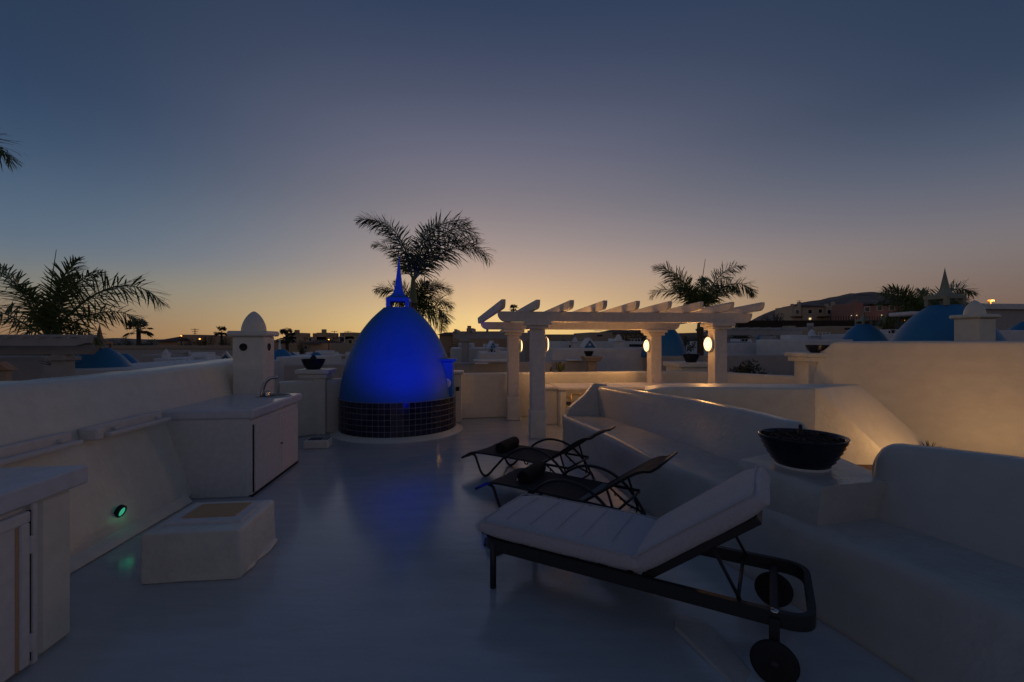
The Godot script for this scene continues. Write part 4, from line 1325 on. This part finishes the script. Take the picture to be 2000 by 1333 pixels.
func near_roofs_left() -> void:
	# the neighbour's canopy at the far left
	var o := thing("neighbour_canopy", "grey flat-topped pergola of the neighbour at the left edge", "pergola", v(-10.493, 0, 8.8), 0.05)
	part("roof_beam", prism(PackedVector2Array([Vector2(-1.6, 0), Vector2(2.02, 0), Vector2(2.23, 0.06), Vector2(2.25, 0.17), Vector2(-1.6, 0.17)]), 0.16, 0.01), M.grey_plaster, o, Vector3(0, 1.501, 0))
	part("under_beam", prism(PackedVector2Array([Vector2(-1.6, 0), Vector2(1.85, 0), Vector2(2.0, 0.18), Vector2(-1.6, 0.18)]), 0.14, 0.01), M.grey_plaster, o, Vector3(0, 1.323, -0.5))
	for i in 12:
		part("rafter", block(0.07, 0.05, 0.6, 0.006), M.grey_plaster, o, Vector3(-1.3 + i * 0.3, 1.679 - 0.005, -0.1))
	for x in [1.28, -0.9]:
		var c := part("column", block(0.26, 1.323 + 3.2, 0.26, 0.01), M.grey_plaster, o, Vector3(x, -3.2, -0.5))
		part("capital", block(0.40, 0.07, 0.40, 0.01), M.grey_plaster, c, Vector3(0, 1.273 + 3.13, 0))
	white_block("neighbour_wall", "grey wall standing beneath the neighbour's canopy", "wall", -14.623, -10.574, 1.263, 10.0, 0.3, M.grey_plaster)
	var g := thing("lantern_top", "small ochre gabled chimney lantern at the very left edge", "chimney", v(-7.409, 0.6, 6.6), 0.4)
	part("body", block(0.16, 0.58, 0.16, 0.008), M.tan_plaster, g)
	part("roof", prism(PackedVector2Array([Vector2(-0.14, 0), Vector2(0.14, 0), Vector2(0, 0.12)]), 0.24, 0.0), M.spire_brown, g, Vector3(0, 0.58, 0))
	# domes and white roofs
	roof_dome("blue dome with brown spire just beyond the left parapet", v(-10.880, 1.425 - 1.55 * 0.98, 12), 0.98, M.spire_brown)
	roof_dome("smaller blue dome peeping out right of the brown-spired dome", v(-13.714, 1.150 - 1.55 * 0.75, 16), 0.75, null)
	white_block("villa_roof", "white roof terrace block under the two left domes", "house", -11.631, -9.132, 0.919, 11.0, 6.0, M.far_plaster)
	spiky("agave", "dark spiky agave left of the brown-spired dome", v(-9.481, 1.006, 9.6), 0.42, 40, 5)
	white_block("villa_roof", "long white parapeted roof beyond the left parapet", "house", -12.429, -8.645, 0.882, 14.5, 4.0, M.far_plaster)
	white_block("villa_roof", "grey stub-walled roof behind the small left dome", "house", -15.687, -15.046, 1.023, 19.0, 3.0, M.grey_plaster)
	white_block("villa_roof", "low white roof right of the grey stub wall", "house", -14.335, -13.282, 0.912, 18.0, 3.0, M.far_plaster)
	chimney("tiny white egg-topped chimney above the low white roof", v(-14.144, 0.5, 18.6), 0.22, 0.22, 1.119 - 0.5, 0.09, TURN, M.far_plaster, false, "small chimneys on the roofs around")
	white_block("villa_roof", "tan roof block with a lit chimney left of the white chimney", "house", -15.591, -13.299, 0.726, 21.0, 3.0, M.tan_plaster)
	roof_dome("tiny blue dome above the tan roof, left one of its pair", v(-15.890, 0.962 - 1.0, 21.8), 0.5, null)
	roof_dome("tiny blue dome above the tan roof, right one of its pair", v(-15.032, 0.938 - 1.0, 21.8), 0.52, null)
	chimney("tiny white chimney between the paired tiny domes", v(-15.118, 0.4, 21.3), 0.2, 0.2, 0.977 - 0.4, 0.09, TURN, M.far_plaster, false, "small chimneys on the roofs around")
	chimney("tiny pale chimney right of the blue point light", v(-13.992, 0.4, 21.3), 0.34, 0.3, 0.905 - 0.4, 0.10, TURN, M.far_plaster, false, "small chimneys on the roofs around")
	var bl := thing("point_light", "tiny blue-white point light on the roofs left of the chimney", "lamp", v(-13.565, 0.759, 20.2))
	part("lamp_globe", lathe([Vector2(0.0, -0.03), Vector2(0.03, 0.0), Vector2(0.0, 0.03)], 10), M.lamp_cyan, bl)
	part("post", block(0.03, 1.0, 0.03, 0.004), M.dark, bl, Vector3(0, -1.02, 0))
	lamp(bl, Vector3(0, 0, 0.08), Color(0.3, 0.6, 1.0), 0.01, 0.03)
	gable("dark blue gable with white copings left of the white chimney", v(-8.426, 0.967, 13.4), 0.42, 0.27, 0.5)
	# long garden wall
	var w := thing("garden_wall", "long grey two-tone garden wall across the left distance", "wall", v(-22.441, -3.2, 30), 0.0)
	part("wall", block(8.436, 1.060 + 3.2, 0.4, 0.02), M.grey_plaster, w)
	part("coping", block(8.504, 0.236, 0.5, 0.03), M.tan_plaster, w, Vector3(0, 1.060 + 3.2, 0))

func near_roofs_middle() -> void:
	white_block("villa_roof", "white roof with low wall just right of the white chimney", "house", -9.026, -7.649, 1.007, 17.0, 4.0, M.far_plaster)
	roof_dome("blue dome partly hidden by the white chimney's right side", v(-9.132, 1.276 - 1.55 * 0.62, 18), 0.62, null)
	roof_dome("blue dome half sunk behind the white roof beside the chimney", v(-9.741, 1.083 - 1.55 * 0.5, 20), 0.5, null)
	var u := thing("closed_parasol", "thin pale closed parasol among the roofs right of the chimney", "parasol", v(-9.703, 0.0, 19))
	part("pole", tube(PackedVector3Array([Vector3.ZERO, Vector3(0, 1.7, 0)]), 0.02), M.far_plaster, u)
	part("canopy", lathe([Vector2(0.0, 0.95), Vector2(0.09, 1.0), Vector2(0.05, 1.35), Vector2(0.015, 1.664), Vector2(0.0, 1.685)], 10), M.far_plaster, u)
	var p := thing("villa_parapet", "white parapet row with posts between chimney and lit dome", "wall", v(-8.909, -3.2, 22), 0.06)
	part("wall", block(3.712, 0.709 + 3.2, 0.3, 0.02), M.far_plaster, p)
	for k in 6:
		part("post", block(0.22, 0.36, 0.3, 0.02), M.far_plaster, p, Vector3(-1.5 + k * 0.62, 0.709 + 3.2, 0))
	part("rail_slab", block(3.465, 0.07, 0.36, 0.01), M.far_plaster, p, Vector3(0, 0.882 + 3.2, 0))
	roof_dome("small blue dome showing over the dark bowl left of the lit dome", v(-8.186, 1.130 - 1.55 * 0.42, 19), 0.42, null)
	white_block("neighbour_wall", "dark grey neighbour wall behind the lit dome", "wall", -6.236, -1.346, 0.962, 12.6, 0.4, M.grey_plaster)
	# right of the dome
	roof_pergola("distant grey pergola between the lit dome and the pergola columns", -2.218, 0.956, 1.696, 17.0, -0.2, [-1.778, 0.382], 1.9, M.grey_plaster)
	white_block("villa_roof", "blue-grey roof block beneath the distant pergola, beside the dome", "house", -2.808, -0.329, 1.293, 19.5, 3.0, M.far_plaster)
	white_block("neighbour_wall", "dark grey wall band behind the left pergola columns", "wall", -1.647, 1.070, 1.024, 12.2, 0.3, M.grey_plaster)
	var s := thing("ledge", "pale slab ledge lying on the dark grey wall band", "ledge", v(-0.540, 1.074, 12.0), TURN)
	part("slab", block(0.95, 0.04, 0.5, 0.01), M.far_plaster, s)
	part("lower_slab", block(0.35, 0.03, 0.3, 0.008), M.far_plaster, s, Vector3(-0.28, -0.06, 0.30))
	gable("small blue pyramid-roofed gable seen through the left columns", v(-0.945, 1.269, 21), 0.34, 0.30, 0.3)
	spiky("agave", "dark spiky plant on the roof behind the left columns", v(-0.702, 1.150, 16), 0.28, 26, 15)
	white_block("villa_roof", "white stepped roof seen through the left columns", "house", -1.215, 0.000, 1.212, 15.0, 3.0, M.far_plaster)
	# through the middle of the pergola
	white_block("neighbour_wall", "broad white neighbour wall seen through the pergola's middle", "wall", 1.230, 4.792, 1.376, 14.2, 0.4, M.far_plaster, -3.2, 0.03)
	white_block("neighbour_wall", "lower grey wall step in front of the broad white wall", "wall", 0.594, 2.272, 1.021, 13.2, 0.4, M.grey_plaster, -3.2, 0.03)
	single("coping_slab", block(0.472, 0.045, 0.5, 0.01), M.far_plaster, "short pale coping lying on the lower grey wall step", "coping", v(1.810, 1.021, 13.3))
	pedestal("grey-tan pedestal before the broad white wall", v(2.197, 0, 12.6), 0.24, 1.182, 0.50, M.tan_plaster)
	planter_bowl("small dark bowl on the grey-tan pedestal seen through the pergola", v(2.126, 1.182, 12.6), 0.135, 0.14)
	chimney("white egg-topped chimney behind the broad wall, left one", v(2.352, 0.6, 17), 0.26, 0.26, 1.581 - 0.6, 0.10, TURN, M.far_plaster, false, "small chimneys on the roofs around")
	chimney("white egg-topped chimney behind the broad wall, taller right one", v(3.744, 0.6, 16), 0.30, 0.28, 1.627 - 0.6, 0.125, TURN, M.far_plaster, false, "small chimneys on the roofs around")
	gable("blue gable with round vent on top of the broad white wall", v(2.530, 1.378, 15.2), 0.42, 0.28, 0.1)
	white_block("villa_roof", "long low white roof beyond the gable and chimneys", "house", 2.214, 7.829, 1.573, 24.0, 5.0, M.far_plaster)
	white_block("villa_roof", "tan roof slab far behind the pergola's middle", "house", 5.546, 7.267, 2.250, 34.0, 5.0, M.tan_plaster)
	var c := thing("cactus", "dark branching cactus on the low wall under the pergola", "cactus", v(1.100, 0.85, 10.4))
	part("stem", lathe([Vector2(0.0, 0.0), Vector2(0.045, 0.0), Vector2(0.05, 0.20), Vector2(0.035, 0.26), Vector2(0.0, 0.28)], 8), M.leaf_dark, c)
	for q in [[0.09, 0.19], [-0.08, 0.21]]:
		part("arm", tube(curve([Vector3(0, 0.10, 0), Vector3(q[0] * 0.8, 0.12, 0), Vector3(q[0], q[1], 0.01), Vector3(q[0], q[1] + 0.05, 0)], 4), 0.03, 0.022, 7), M.leaf_dark, c)
	part("pup", lathe([Vector2(0.0, 0.0), Vector2(0.04, 0.0), Vector2(0.03, 0.08), Vector2(0.0, 0.10)], 8), M.leaf_dark, c, Vector3(-0.20, 0.06, 0))

func near_roofs_right() -> void:
	roof_dome("blue dome half hidden by the far right pergola column", v(4.661, 2.120 - 1.55 * 0.66, 14), 0.66, null)
	white_block("villa_roof", "grey roof block carrying the half-hidden dome", "house", 4.009, 5.939, 1.169, 13.2, 3.5, M.grey_plaster)
	pedestal("wide stepped pedestal between the right pergola columns", v(4.197, 0, 10.9), 0.42, 1.099, 0.84, M.plaster)
	var b := planter_bowl("dark bowl with leafy plant on the wide stepped pedestal", v(4.252, 1.094, 10.8), 0.20, 0.20)
	part("plant", foliage(0.34, 0.50, 0.3, 150, 0.035, 31), M.leaf_dark, b, Vector3(-0.03, 0.16, 0))
	# behind the right column
	roof_pergola("distant grey pergola right of the near right column", 9.567, 13.512, 1.883, 21.0, 0.0, [11.173, 12.543], 2.2, M.grey_plaster)
	white_block("villa_roof", "white roof terrace behind the distant right pergola", "house", 10.799, 15.442, 1.573, 24.0, 4.0, M.far_plaster)
	roof_dome("tiny blue dome under the distant right pergola", v(14.243, 2.039 - 1.55 * 0.5, 26), 0.5, null)
	white_block("villa_parapet", "blue-grey parapet under the distant right pergola", "wall", 8.200, 11.744, 1.519, 18.0, 0.35, M.far_plaster)
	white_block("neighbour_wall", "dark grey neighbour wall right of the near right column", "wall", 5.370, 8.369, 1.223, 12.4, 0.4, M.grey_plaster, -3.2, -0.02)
	var gl := thing("globe_ornament", "small white globe on the parapet under the distant pergola", "ornament", v(9.310, 1.520, 17.8))
	part("globe", lathe(egg_profile(0.09, 0.14, 0.03), 16), M.far_plaster, gl)
	part("foot", block(0.12, 0.05, 0.12, 0.01), M.far_plaster, gl)
	bush("low_shrub", "dark low succulent bush behind the wall right of the pergola", v(5.652, 0.50, 10.6), 1.05, 0.66, 900, 0.035, 41)
	chimney("white egg-topped chimney left of the spired small dome", v(11.206, 0.6, 17), 0.34, 0.34, 1.810 - 0.6, 0.13, TURN, M.far_plaster, false, "small chimneys on the roofs around")
	single("flue_pipe", lathe([Vector2(0.0, 0.0), Vector2(0.11, 0.0), Vector2(0.11, 1.1), Vector2(0.14, 1.1), Vector2(0.14, 1.28), Vector2(0.0, 1.28)], 14), M.grey_plaster, "grey flue pipe with wide cowl above the egg-topped chimney", "flue", v(14.427, 2.466 - 1.28, 22))
	white_block("villa_roof", "tan flat-roofed block left of the spired small dome", "house", 20.450, 24.297, 2.579, 30.0, 5.0, M.tan_plaster)
	white_block("villa_roof", "tan lower block beside the grey flue pipe", "house", 18.520, 19.213, 2.419, 28.0, 4.0, M.tan_plaster)
	white_block("villa_roof", "white roof edge reaching to the spired small dome", "house", 9.427, 10.971, 1.649, 14.6, 3.0, M.far_plaster, -3.2, 0.0)
	white_block("villa_roof", "far white roof with dark slots left of the spired small dome", "house", 12.598, 14.938, 1.847, 20.0, 3.0, M.far_plaster)
	roof_dome("blue dome with green-grey spire behind the tall wall", v(11.901, 2.172 - 1.55 * 0.86, 15.4), 0.86, M.spire_grey)
	white_block("villa_roof", "white roof pieces between the two spired domes", "house", 13.692, 15.298, 1.887, 17.0, 3.0, M.far_plaster)
	chimney("plain white pillar right of the small spired dome", v(14.619, 0.6, 18), 0.32, 0.32, 2.045 - 0.6, 0.02, TURN, M.far_plaster, false, "small chimneys on the roofs around")
	roof_dome("large blue dome with tall green-grey spire behind the tall wall", v(9.136, 2.356 - 1.55 * 1.18, 9.6), 1.18, M.spire_grey)
	chimney("white square chimney with egg top before the large spired dome", v(8.542, 0.6, 8.4), 0.40, 0.40, 2.082 - 0.6, 0.155, 0.20, M.plaster, false)
	white_block("villa_roof", "white roof block at the right edge beside the chimney", "house", 13.273, 16.873, 1.895, 12.5, 3.0, M.far_plaster)
	roof_dome("blue dome cut off by the right edge of the view", v(15.874, 2.198 - 1.55 * 0.7, 14), 0.7, null)
	white_block("neighbour_canopy", "white winged canopy tip showing left of the large spired dome", "canopy", 11.406, 11.874, 2.448, 13.0, 0.8, M.far_plaster, 2.331, 0.0)
	var lw := thing("long_wall", "long grey wall with pale coping at the right horizon", "wall", v(35.771, -3.2, 30), 0.10)
	part("wall", block(10.799, 3.625 + 3.2, 0.5, 0.02), M.grey_plaster, lw)
	part("coping", block(10.934, 0.371, 0.9, 0.03), M.far_plaster, lw, Vector3(0, 3.625 + 3.2, 0))
	var rw := thing("retaining_wall", "brown rough stone retaining wall below the hillside houses", "wall", v(31.856, -3.2, 48), -0.02)
	part("wall", block(16.198, 3.760 + 3.2, 0.8, 0.03), M.stone, rw)
	for k in 24:
		part("fence_bar", block(0.05, 0.5, 0.05, 0.0), M.dark, rw, Vector3(1.2 + k * 0.27, 3.760 + 3.2, 0))

func palms() -> void:
	var c := v(-2.475, 3.113, 11.4)
	feather_palm("tall feather palm rising right behind the lit dome's spire", c, v(-2.539, -3.2, 11.4), [[180, 74, 92, 2.25], [174, 77, 80, 2.1], [190, 62, 70, 1.4], [0, 77, 112, 2.35], [-6, 66, 126, 2.4], [4, 48, 122, 2.4], [40, 80, 60, 1.9], [14, 60, 120, 2.2]], 0.0, 0.10, 0.27)
	feather_palm("lower feather palm tucked behind the lit dome and the tall palm", v(-2.946, 2.557, 13.5), v(-2.946, -3.2, 13.5), [[180, 52, 85, 1.35], [0, 54, 95, 1.4], [20, 30, 90, 1.3], [-20, 8, 90, 1.35], [30, -12, 70, 1.2], [-35, 66, 80, 1.1], [160, 30, 70, 0.9], [200, 76, 60, 1.0], [10, 64, 80, 1.2]], 0.0, 0.08, 0.40)
	feather_palm("big feather palm with upright spear leaf at the left edge", v(-11.235, 1.662, 11), v(-11.235, -3.2, 11), [[2, 50, 110, 3.2], [8, 36, 90, 2.3], [178, 62, 55, 2.5], [0, 80, 50, 2.15], [-6, 70, 70, 2.2], [186, 36, 75, 2.3], [-80, 72, 60, 1.5], [100, 78, 50, 1.9], [-10, 18, 80, 1.6]], 2.15, 0.10, 0.27)
	feather_palm("feather palm with thin spear leaf behind the right of the pergola", v(5.547, 2.519, 13.4), v(5.487, -3.2, 13.4), [[180, 60, 62, 1.95], [178, 44, 100, 1.7], [172, 66, 60, 1.6], [0, 66, 72, 1.95], [4, 48, 115, 2.1], [-30, 46, 90, 1.3], [150, 60, 60, 1.4], [60, 72, 60, 1.3], [-150, 50, 80, 1.3], [10, 54, 100, 1.6]], 1.5, 0.09, 0.28)
	feather_palm("feather palm spreading behind the large spired dome on the right", v(13.179, 2.334, 14.5), v(13.179, -3.2, 14.5), [[178, 52, 85, 1.85], [184, 38, 70, 1.7], [0, 54, 95, 2.0], [5, 38, 85, 1.8], [60, 66, 60, 1.3], [150, 62, 60, 1.4], [-60, 50, 80, 1.2], [190, 20, 70, 1.5], [170, 8, 60, 1.4]], 1.0, 0.09, 0.32)
	feather_palm("feather palm just outside the left edge, one frond tip showing", v(-10.75, 4.35, 7.6), v(-10.4, -3.2, 7.6), [[0, 34, 92, 2.6], [120, 50, 90, 2.4], [-110, 46, 90, 2.4], [180, 50, 90, 2.4], [60, 70, 90, 2.2]], 0.0, 0.10, 0.26)
	fan_palm("fan palm on the left horizon under the long arching frond", v(-29.561, -3.2, 36), 2.531 + 3.2, 1.15, 3)
	fan_palm("small fan palm by the left horizon lights", v(-33.224, -3.2, 52), 2.594 + 3.2, 0.9, 4)
	fan_palm("ragged fan palm before the stepped house right of the chimney", v(-23.757, -3.2, 48), 1.978 + 3.2, 1.2, 6)
	fan_palm("tiny fan palm top showing just above the pergola's left beam", v(0.202, -3.2, 60), 5.852 + 3.2, 0.75, 7)

func house(label: String, x0: float, x1: float, top: float, z: float, m: Material, blocks: Array, wins: Array, chim: Array, masts: Array) -> Node3D:
	var o := thing("house", label, "house", v((x0 + x1) / 2, -3.2, z + 4.0), 0.0)
	var xc := (x0 + x1) / 2
	part("wall", block(x1 - x0, top + 3.2, 8.0, 0.05), m, o)
	for b in blocks:
		part("upper_storey", block(b[1] - b[0], b[2] - top + 0.05, 5.0, 0.05), m, o, Vector3((b[0] + b[1]) / 2 - xc, top + 3.15, -1.0))
	for q in wins:
		var w := part("window", box(Vector3(q[2], q[3], 0.12), 0.02), M.trim, o, Vector3(q[0] - xc, q[1] + 3.2, 4.02))
		part("pane", box(Vector3(q[2] * 0.72, q[3] * 0.76, 0.04), 0.01), M.pane, w, Vector3(0, 0, 0.055))
	for q in chim:
		part("chimney", block(0.6, q[1], 0.6, 0.04), m, o, Vector3(q[0] - xc, q[2] + 3.2, 1.0))
	for q in masts:
		var a := part("antenna", block(0.07, q[1], 0.07, 0.0), M.dark, o, Vector3(q[0] - xc, q[2] + 3.2, 0.0))
		for k in 3:
			part("antenna_bar", block(1.1 - 0.25 * k, 0.06, 0.06, 0.0), M.dark, a, Vector3(0, q[1] - 0.15 - 0.3 * k, 0))
	return o

func hip_roof(o: Node3D, xc: float, x0: float, x1: float, y: float, h: float) -> void:
	var w := (x1 - x0) / 2 + 0.4
	var st := begin(false)
	var d := 4.5
	var a := Vector3(-w, 0, d)
	var b := Vector3(w, 0, d)
	var c := Vector3(w, 0, -d)
	var e := Vector3(-w, 0, -d)
	var r0 := Vector3(-w * 0.5, h, 0)
	var r1 := Vector3(w * 0.5, h, 0)
	quad(st, a, r0, r1, b)
	quad(st, c, r1, r0, e)
	tri(st, b, r1, c)
	tri(st, e, r0, a)
	quad(st, a, b, c, e)
	part("roof", done(st), M.roof, o, Vector3((x0 + x1) / 2 - xc, y + 3.2, 0))

func far_town() -> void:
	var h1 := house("low house with red hipped roof on the left horizon", -46.704, -43.735, 1.533, 60, M.ochre, [[-45.489, -43.397, 2.477]], [], [], [[-44.612, 0.810, 2.545]])
	hip_roof(h1, (-46.704 + -43.735) / 2, -46.839, -44.544, 1.533, 0.742)
	house("plain low house among shrubs on the left horizon", -43.051, -41.035, 2.392, 64, M.ochre, [], [], [], [])
	house("stepped house on the horizon just right of the white chimney", -36.693, -32.835, 1.757, 70, M.ochre, [[-36.142, -34.331, 2.939], [-36.535, -33.228, 2.309]], [[-33.701, 1.521, 0.7, 0.8]], [[-32.992, 0.7, 2.151], [-34.488, 0.6, 2.781]], [[-35.354, 0.472, 2.860]])
	house("middle one of three stepped houses, with a mast beside it", -31.732, -28.268, 1.757, 70, M.ochre, [[-31.181, -29.528, 2.939], [-31.654, -28.661, 2.309]], [[-29.606, 1.364, 0.7, 0.8], [-31.024, 1.836, 0.6, 0.6]], [[-31.575, 0.7, 2.151], [-30.157, 0.7, 2.781], [-28.346, 0.7, 2.151]], [[-28.898, 1.260, 1.994]])
	house("stepped house nearest the left side of the lit dome", -27.402, -23.937, 1.836, 70, M.ochre, [[-26.850, -25.197, 2.978], [-27.323, -24.331, 2.387]], [[-26.142, 1.836, 0.9, 1.0], [-24.882, 1.521, 0.7, 0.8]], [[-27.244, 0.7, 2.230], [-24.331, 0.7, 2.230]], [[-26.693, 0.394, 2.860]])
	var h2 := house("low pale house in front of the middle stepped house", -26.619, -22.835, 1.274, 58, M.tan_plaster, [], [[-26.292, 0.817, 0.5, 0.6]], [], [])
	hip_roof(h2, (-26.619 + -22.835) / 2, -26.488, -24.661, 1.274, 0.522)
	var h3 := house("dark-roofed house right of the lit dome on the horizon", -11.980, -9.786, 2.612, 75, M.ochre, [], [], [], [])
	hip_roof(h3, (-11.980 + -9.786) / 2, -11.980, -9.786, 2.612, 0.506)
	house("square-topped house above the distant grey pergola", -9.395, 0.810, 3.139, 72, M.ochre, [[-7.451, -6.317, 3.706]], [[-8.666, 2.572, 0.9, 0.5]], [[-7.046, 0.4, 3.706]], [])
	house("long low house in the dusk behind the pergola's middle", 1.440, 13.678, 2.536, 64, M.tan_plaster, [], [], [], [])
	var h4 := house("dark house with wide roof behind the far right column", 12.148, 20.247, 2.612, 60, M.ochre, [], [], [], [])
	hip_roof(h4, (12.148 + 20.247) / 2, 12.148, 20.247, 2.612, 0.607)
	# on the rise, right
	var cr := house("cream house with two towers on the rise below the hill", 58.677, 63.748, 8.534, 92, M.cream, [], [[60.229, 7.551, 0.95, 0.95], [62.299, 7.654, 0.95, 0.95]], [], [[60.643, 0.828, 9.362]])
	hip_roof(cr, (58.677 + 63.748) / 2, 58.677, 63.748, 8.534, 0.724)
	for q in [[57.266, 57.369], [64.155, 64.052]]:
		var xx: float = q[0]
		var t := part("tower", block(1.851, 8.591 + 3.2, 6.0, 0.05), M.cream, cr, Vector3(xx - (58.677 + 63.748) / 2, 0, 1.6))
		part("battlement", block(0.5, 0.5, 0.5, 0.03), M.cream, t, Vector3(-0.7, 8.591 + 3.2, 2.6))
		part("battlement", block(0.5, 0.9, 0.5, 0.03), M.cream, t, Vector3(0.65, 8.591 + 3.2, 2.6))
	for xx in [57.323, 63.669]:
		var w := part("window", box(Vector3(0.95, 1.0, 0.14), 0.02), M.trim, cr, Vector3(xx - (58.677 + 63.748) / 2, 7.435 + 3.2, 4.62))
		part("pane", box(Vector3(0.66, 0.74, 0.04), 0.01), M.pane, w, Vector3(0, 0, 0.06))
	for xx in [57.199, 62.565]:
		part("porch_roof", block(1.9, 0.2, 1.2, 0.03), M.roof, cr, Vector3(xx - (58.677 + 63.748) / 2, 6.358 + 3.2, 4.6))
	part("lamp_window", box(Vector3(0.42, 0.36, 0.05), 0.01), M.lamp_white, cr, Vector3(60.267 - (58.677 + 63.748) / 2, 6.102 + 3.2, 4.05))
	var pk := house("pink house with pale window frames on the rise", 65.197, 75.591, 8.120, 84, M.pink, [], [[65.575, 7.458, 1.1, 1.0], [67.843, 7.647, 1.15, 1.0], [70.110, 7.742, 1.1, 1.0], [72.000, 7.742, 1.0, 0.9]], [[65.575, 0.850, 8.025]], [])
	hip_roof(pk, (65.197 + 75.591) / 2, 66.709, 75.591, 8.403, 0.661)
	var tw := part("tower", block(1.595, 8.636 + 3.2, 6.0, 0.05), M.pink, pk, Vector3(63.793 - (65.197 + 75.591) / 2, 0, 1.4))
	part("battlement", block(0.45, 0.5, 0.5, 0.03), M.pink, tw, Vector3(-0.5, 8.636 + 3.2, 2.6))
	for k in 4:
		part("porch_lamp", lathe([Vector2(0.0, -0.10), Vector2(0.10, 0.0), Vector2(0.0, 0.10)], 10), M.lamp_white, pk, Vector3([62.241, 63.224, 67.785, 68.501][k] - (65.197 + 75.591) / 2, [6.250, 6.295, 6.340, 6.071][k] + 3.2, 4.6))
		part("porch_post", block(0.12, [6.161, 6.205, 6.250, 5.982][k] + 3.2, 0.12, 0.01), M.trim, pk, Vector3([62.241, 63.224, 67.785, 68.501][k] - (65.197 + 75.591) / 2, 0, 4.45))
	# shrubs and trees of the middle distance
	var tr := [["dark shrubs left of the fan palm on the horizon", 232, 655, 38, 1.6], ["dark shrubs at the fan palm's foot", 285, 660, 37, 1.5], ["dark shrub by the red-roofed house", 364, 659, 54, 2.0], ["dark dense shrub by the left horizon lights", 402, 652, 50, 2.6], ["dark shrub just left of the white chimney", 440, 660, 50, 2.0], ["round tree left of the cream house", 1525, 605, 86, 3.3], ["dark shrub between pergola end and round tree", 1497, 614, 84, 2.6], ["dark garden shrubs before the pink house", 1736, 615, 74, 3.2], ["dark garden shrubs left of the pink house lamps", 1660, 620, 78, 2.2], ["dark trees under the pergola's right half", 1250, 640, 32, 2.6], ["dark trees seen left of the far right column", 1232, 648, 29, 1.9], ["dark tree behind the pergola's left half", 1100, 655, 34, 2.2], ["dark hedge behind the distant grey pergola", 890, 662, 36, 2.0], ["green tree at the pergola's right beam end", 1438, 618, 34, 1.9], ["dark shrub right of the stepped house row", 588, 668, 52, 1.6]]
	for i in tr.size():
		var q: Array = tr[i]
		var z: float = q[3]
		var w: float = q[4]
		var y1: float = 1.6 - (q[2] - 667.0) / 889.0 * z
		var hh := w * 1.15
		bush("tree" if w > 2.4 else "shrub", q[0], v((q[1] - 1000.0) / 889.0 * z, y1 - hh, z), w, hh, 700, w * 0.035, 60 + i, "tree" if w > 2.4 else "shrub", "trees and shrubs of the middle distance")
	# lamps of the town
	var sl := thing("street_lamp", "lit orange street lamp on the right horizon", "street lamp", v(44.126, -3.2, 42))
	part("post", block(0.14, 5.238 + 3.2, 0.14, 0.02), M.tan_plaster, sl)
	part("lamp_head", box(Vector3(0.46, 0.14, 0.3), 0.05), M.lamp_street, sl, Vector3(0, 5.332 + 3.2, 0.1))
	lamp(sl, Vector3(0, 5.332 + 3.1, 0.4), Color(1.0, 0.62, 0.25), 1.2, 0.1)
	for q in [["small warm lamp by the red-roofed house", v(-41.420, 2.241, 57)], ["small warm lamp among the left horizon shrubs", v(-32.250, 1.811, 47)], ["small bright lamp right of the middle stepped house", v(-22.954, 1.792, 57)], ["small warm lamp low under the pink house's palm", v(34.601, 3.400, 40)]]:
		var at: Vector3 = q[1]
		var l := thing("lamp_post", q[0], "lamp", at, 0.0, "small lamps of the town")
		part("lamp_globe", lathe([Vector2(0.0, -0.09), Vector2(0.09, -0.03), Vector2(0.09, 0.03), Vector2(0.0, 0.09)], 12), M.lamp_street, l)
		part("post", block(0.08, at.y + 3.1, 0.08, 0.0), M.dark, l, Vector3(0, -at.y - 3.2, 0))
		lamp(l, Vector3(0, 0, 0.2), Color(1.0, 0.65, 0.3), 0.15, 0.08)
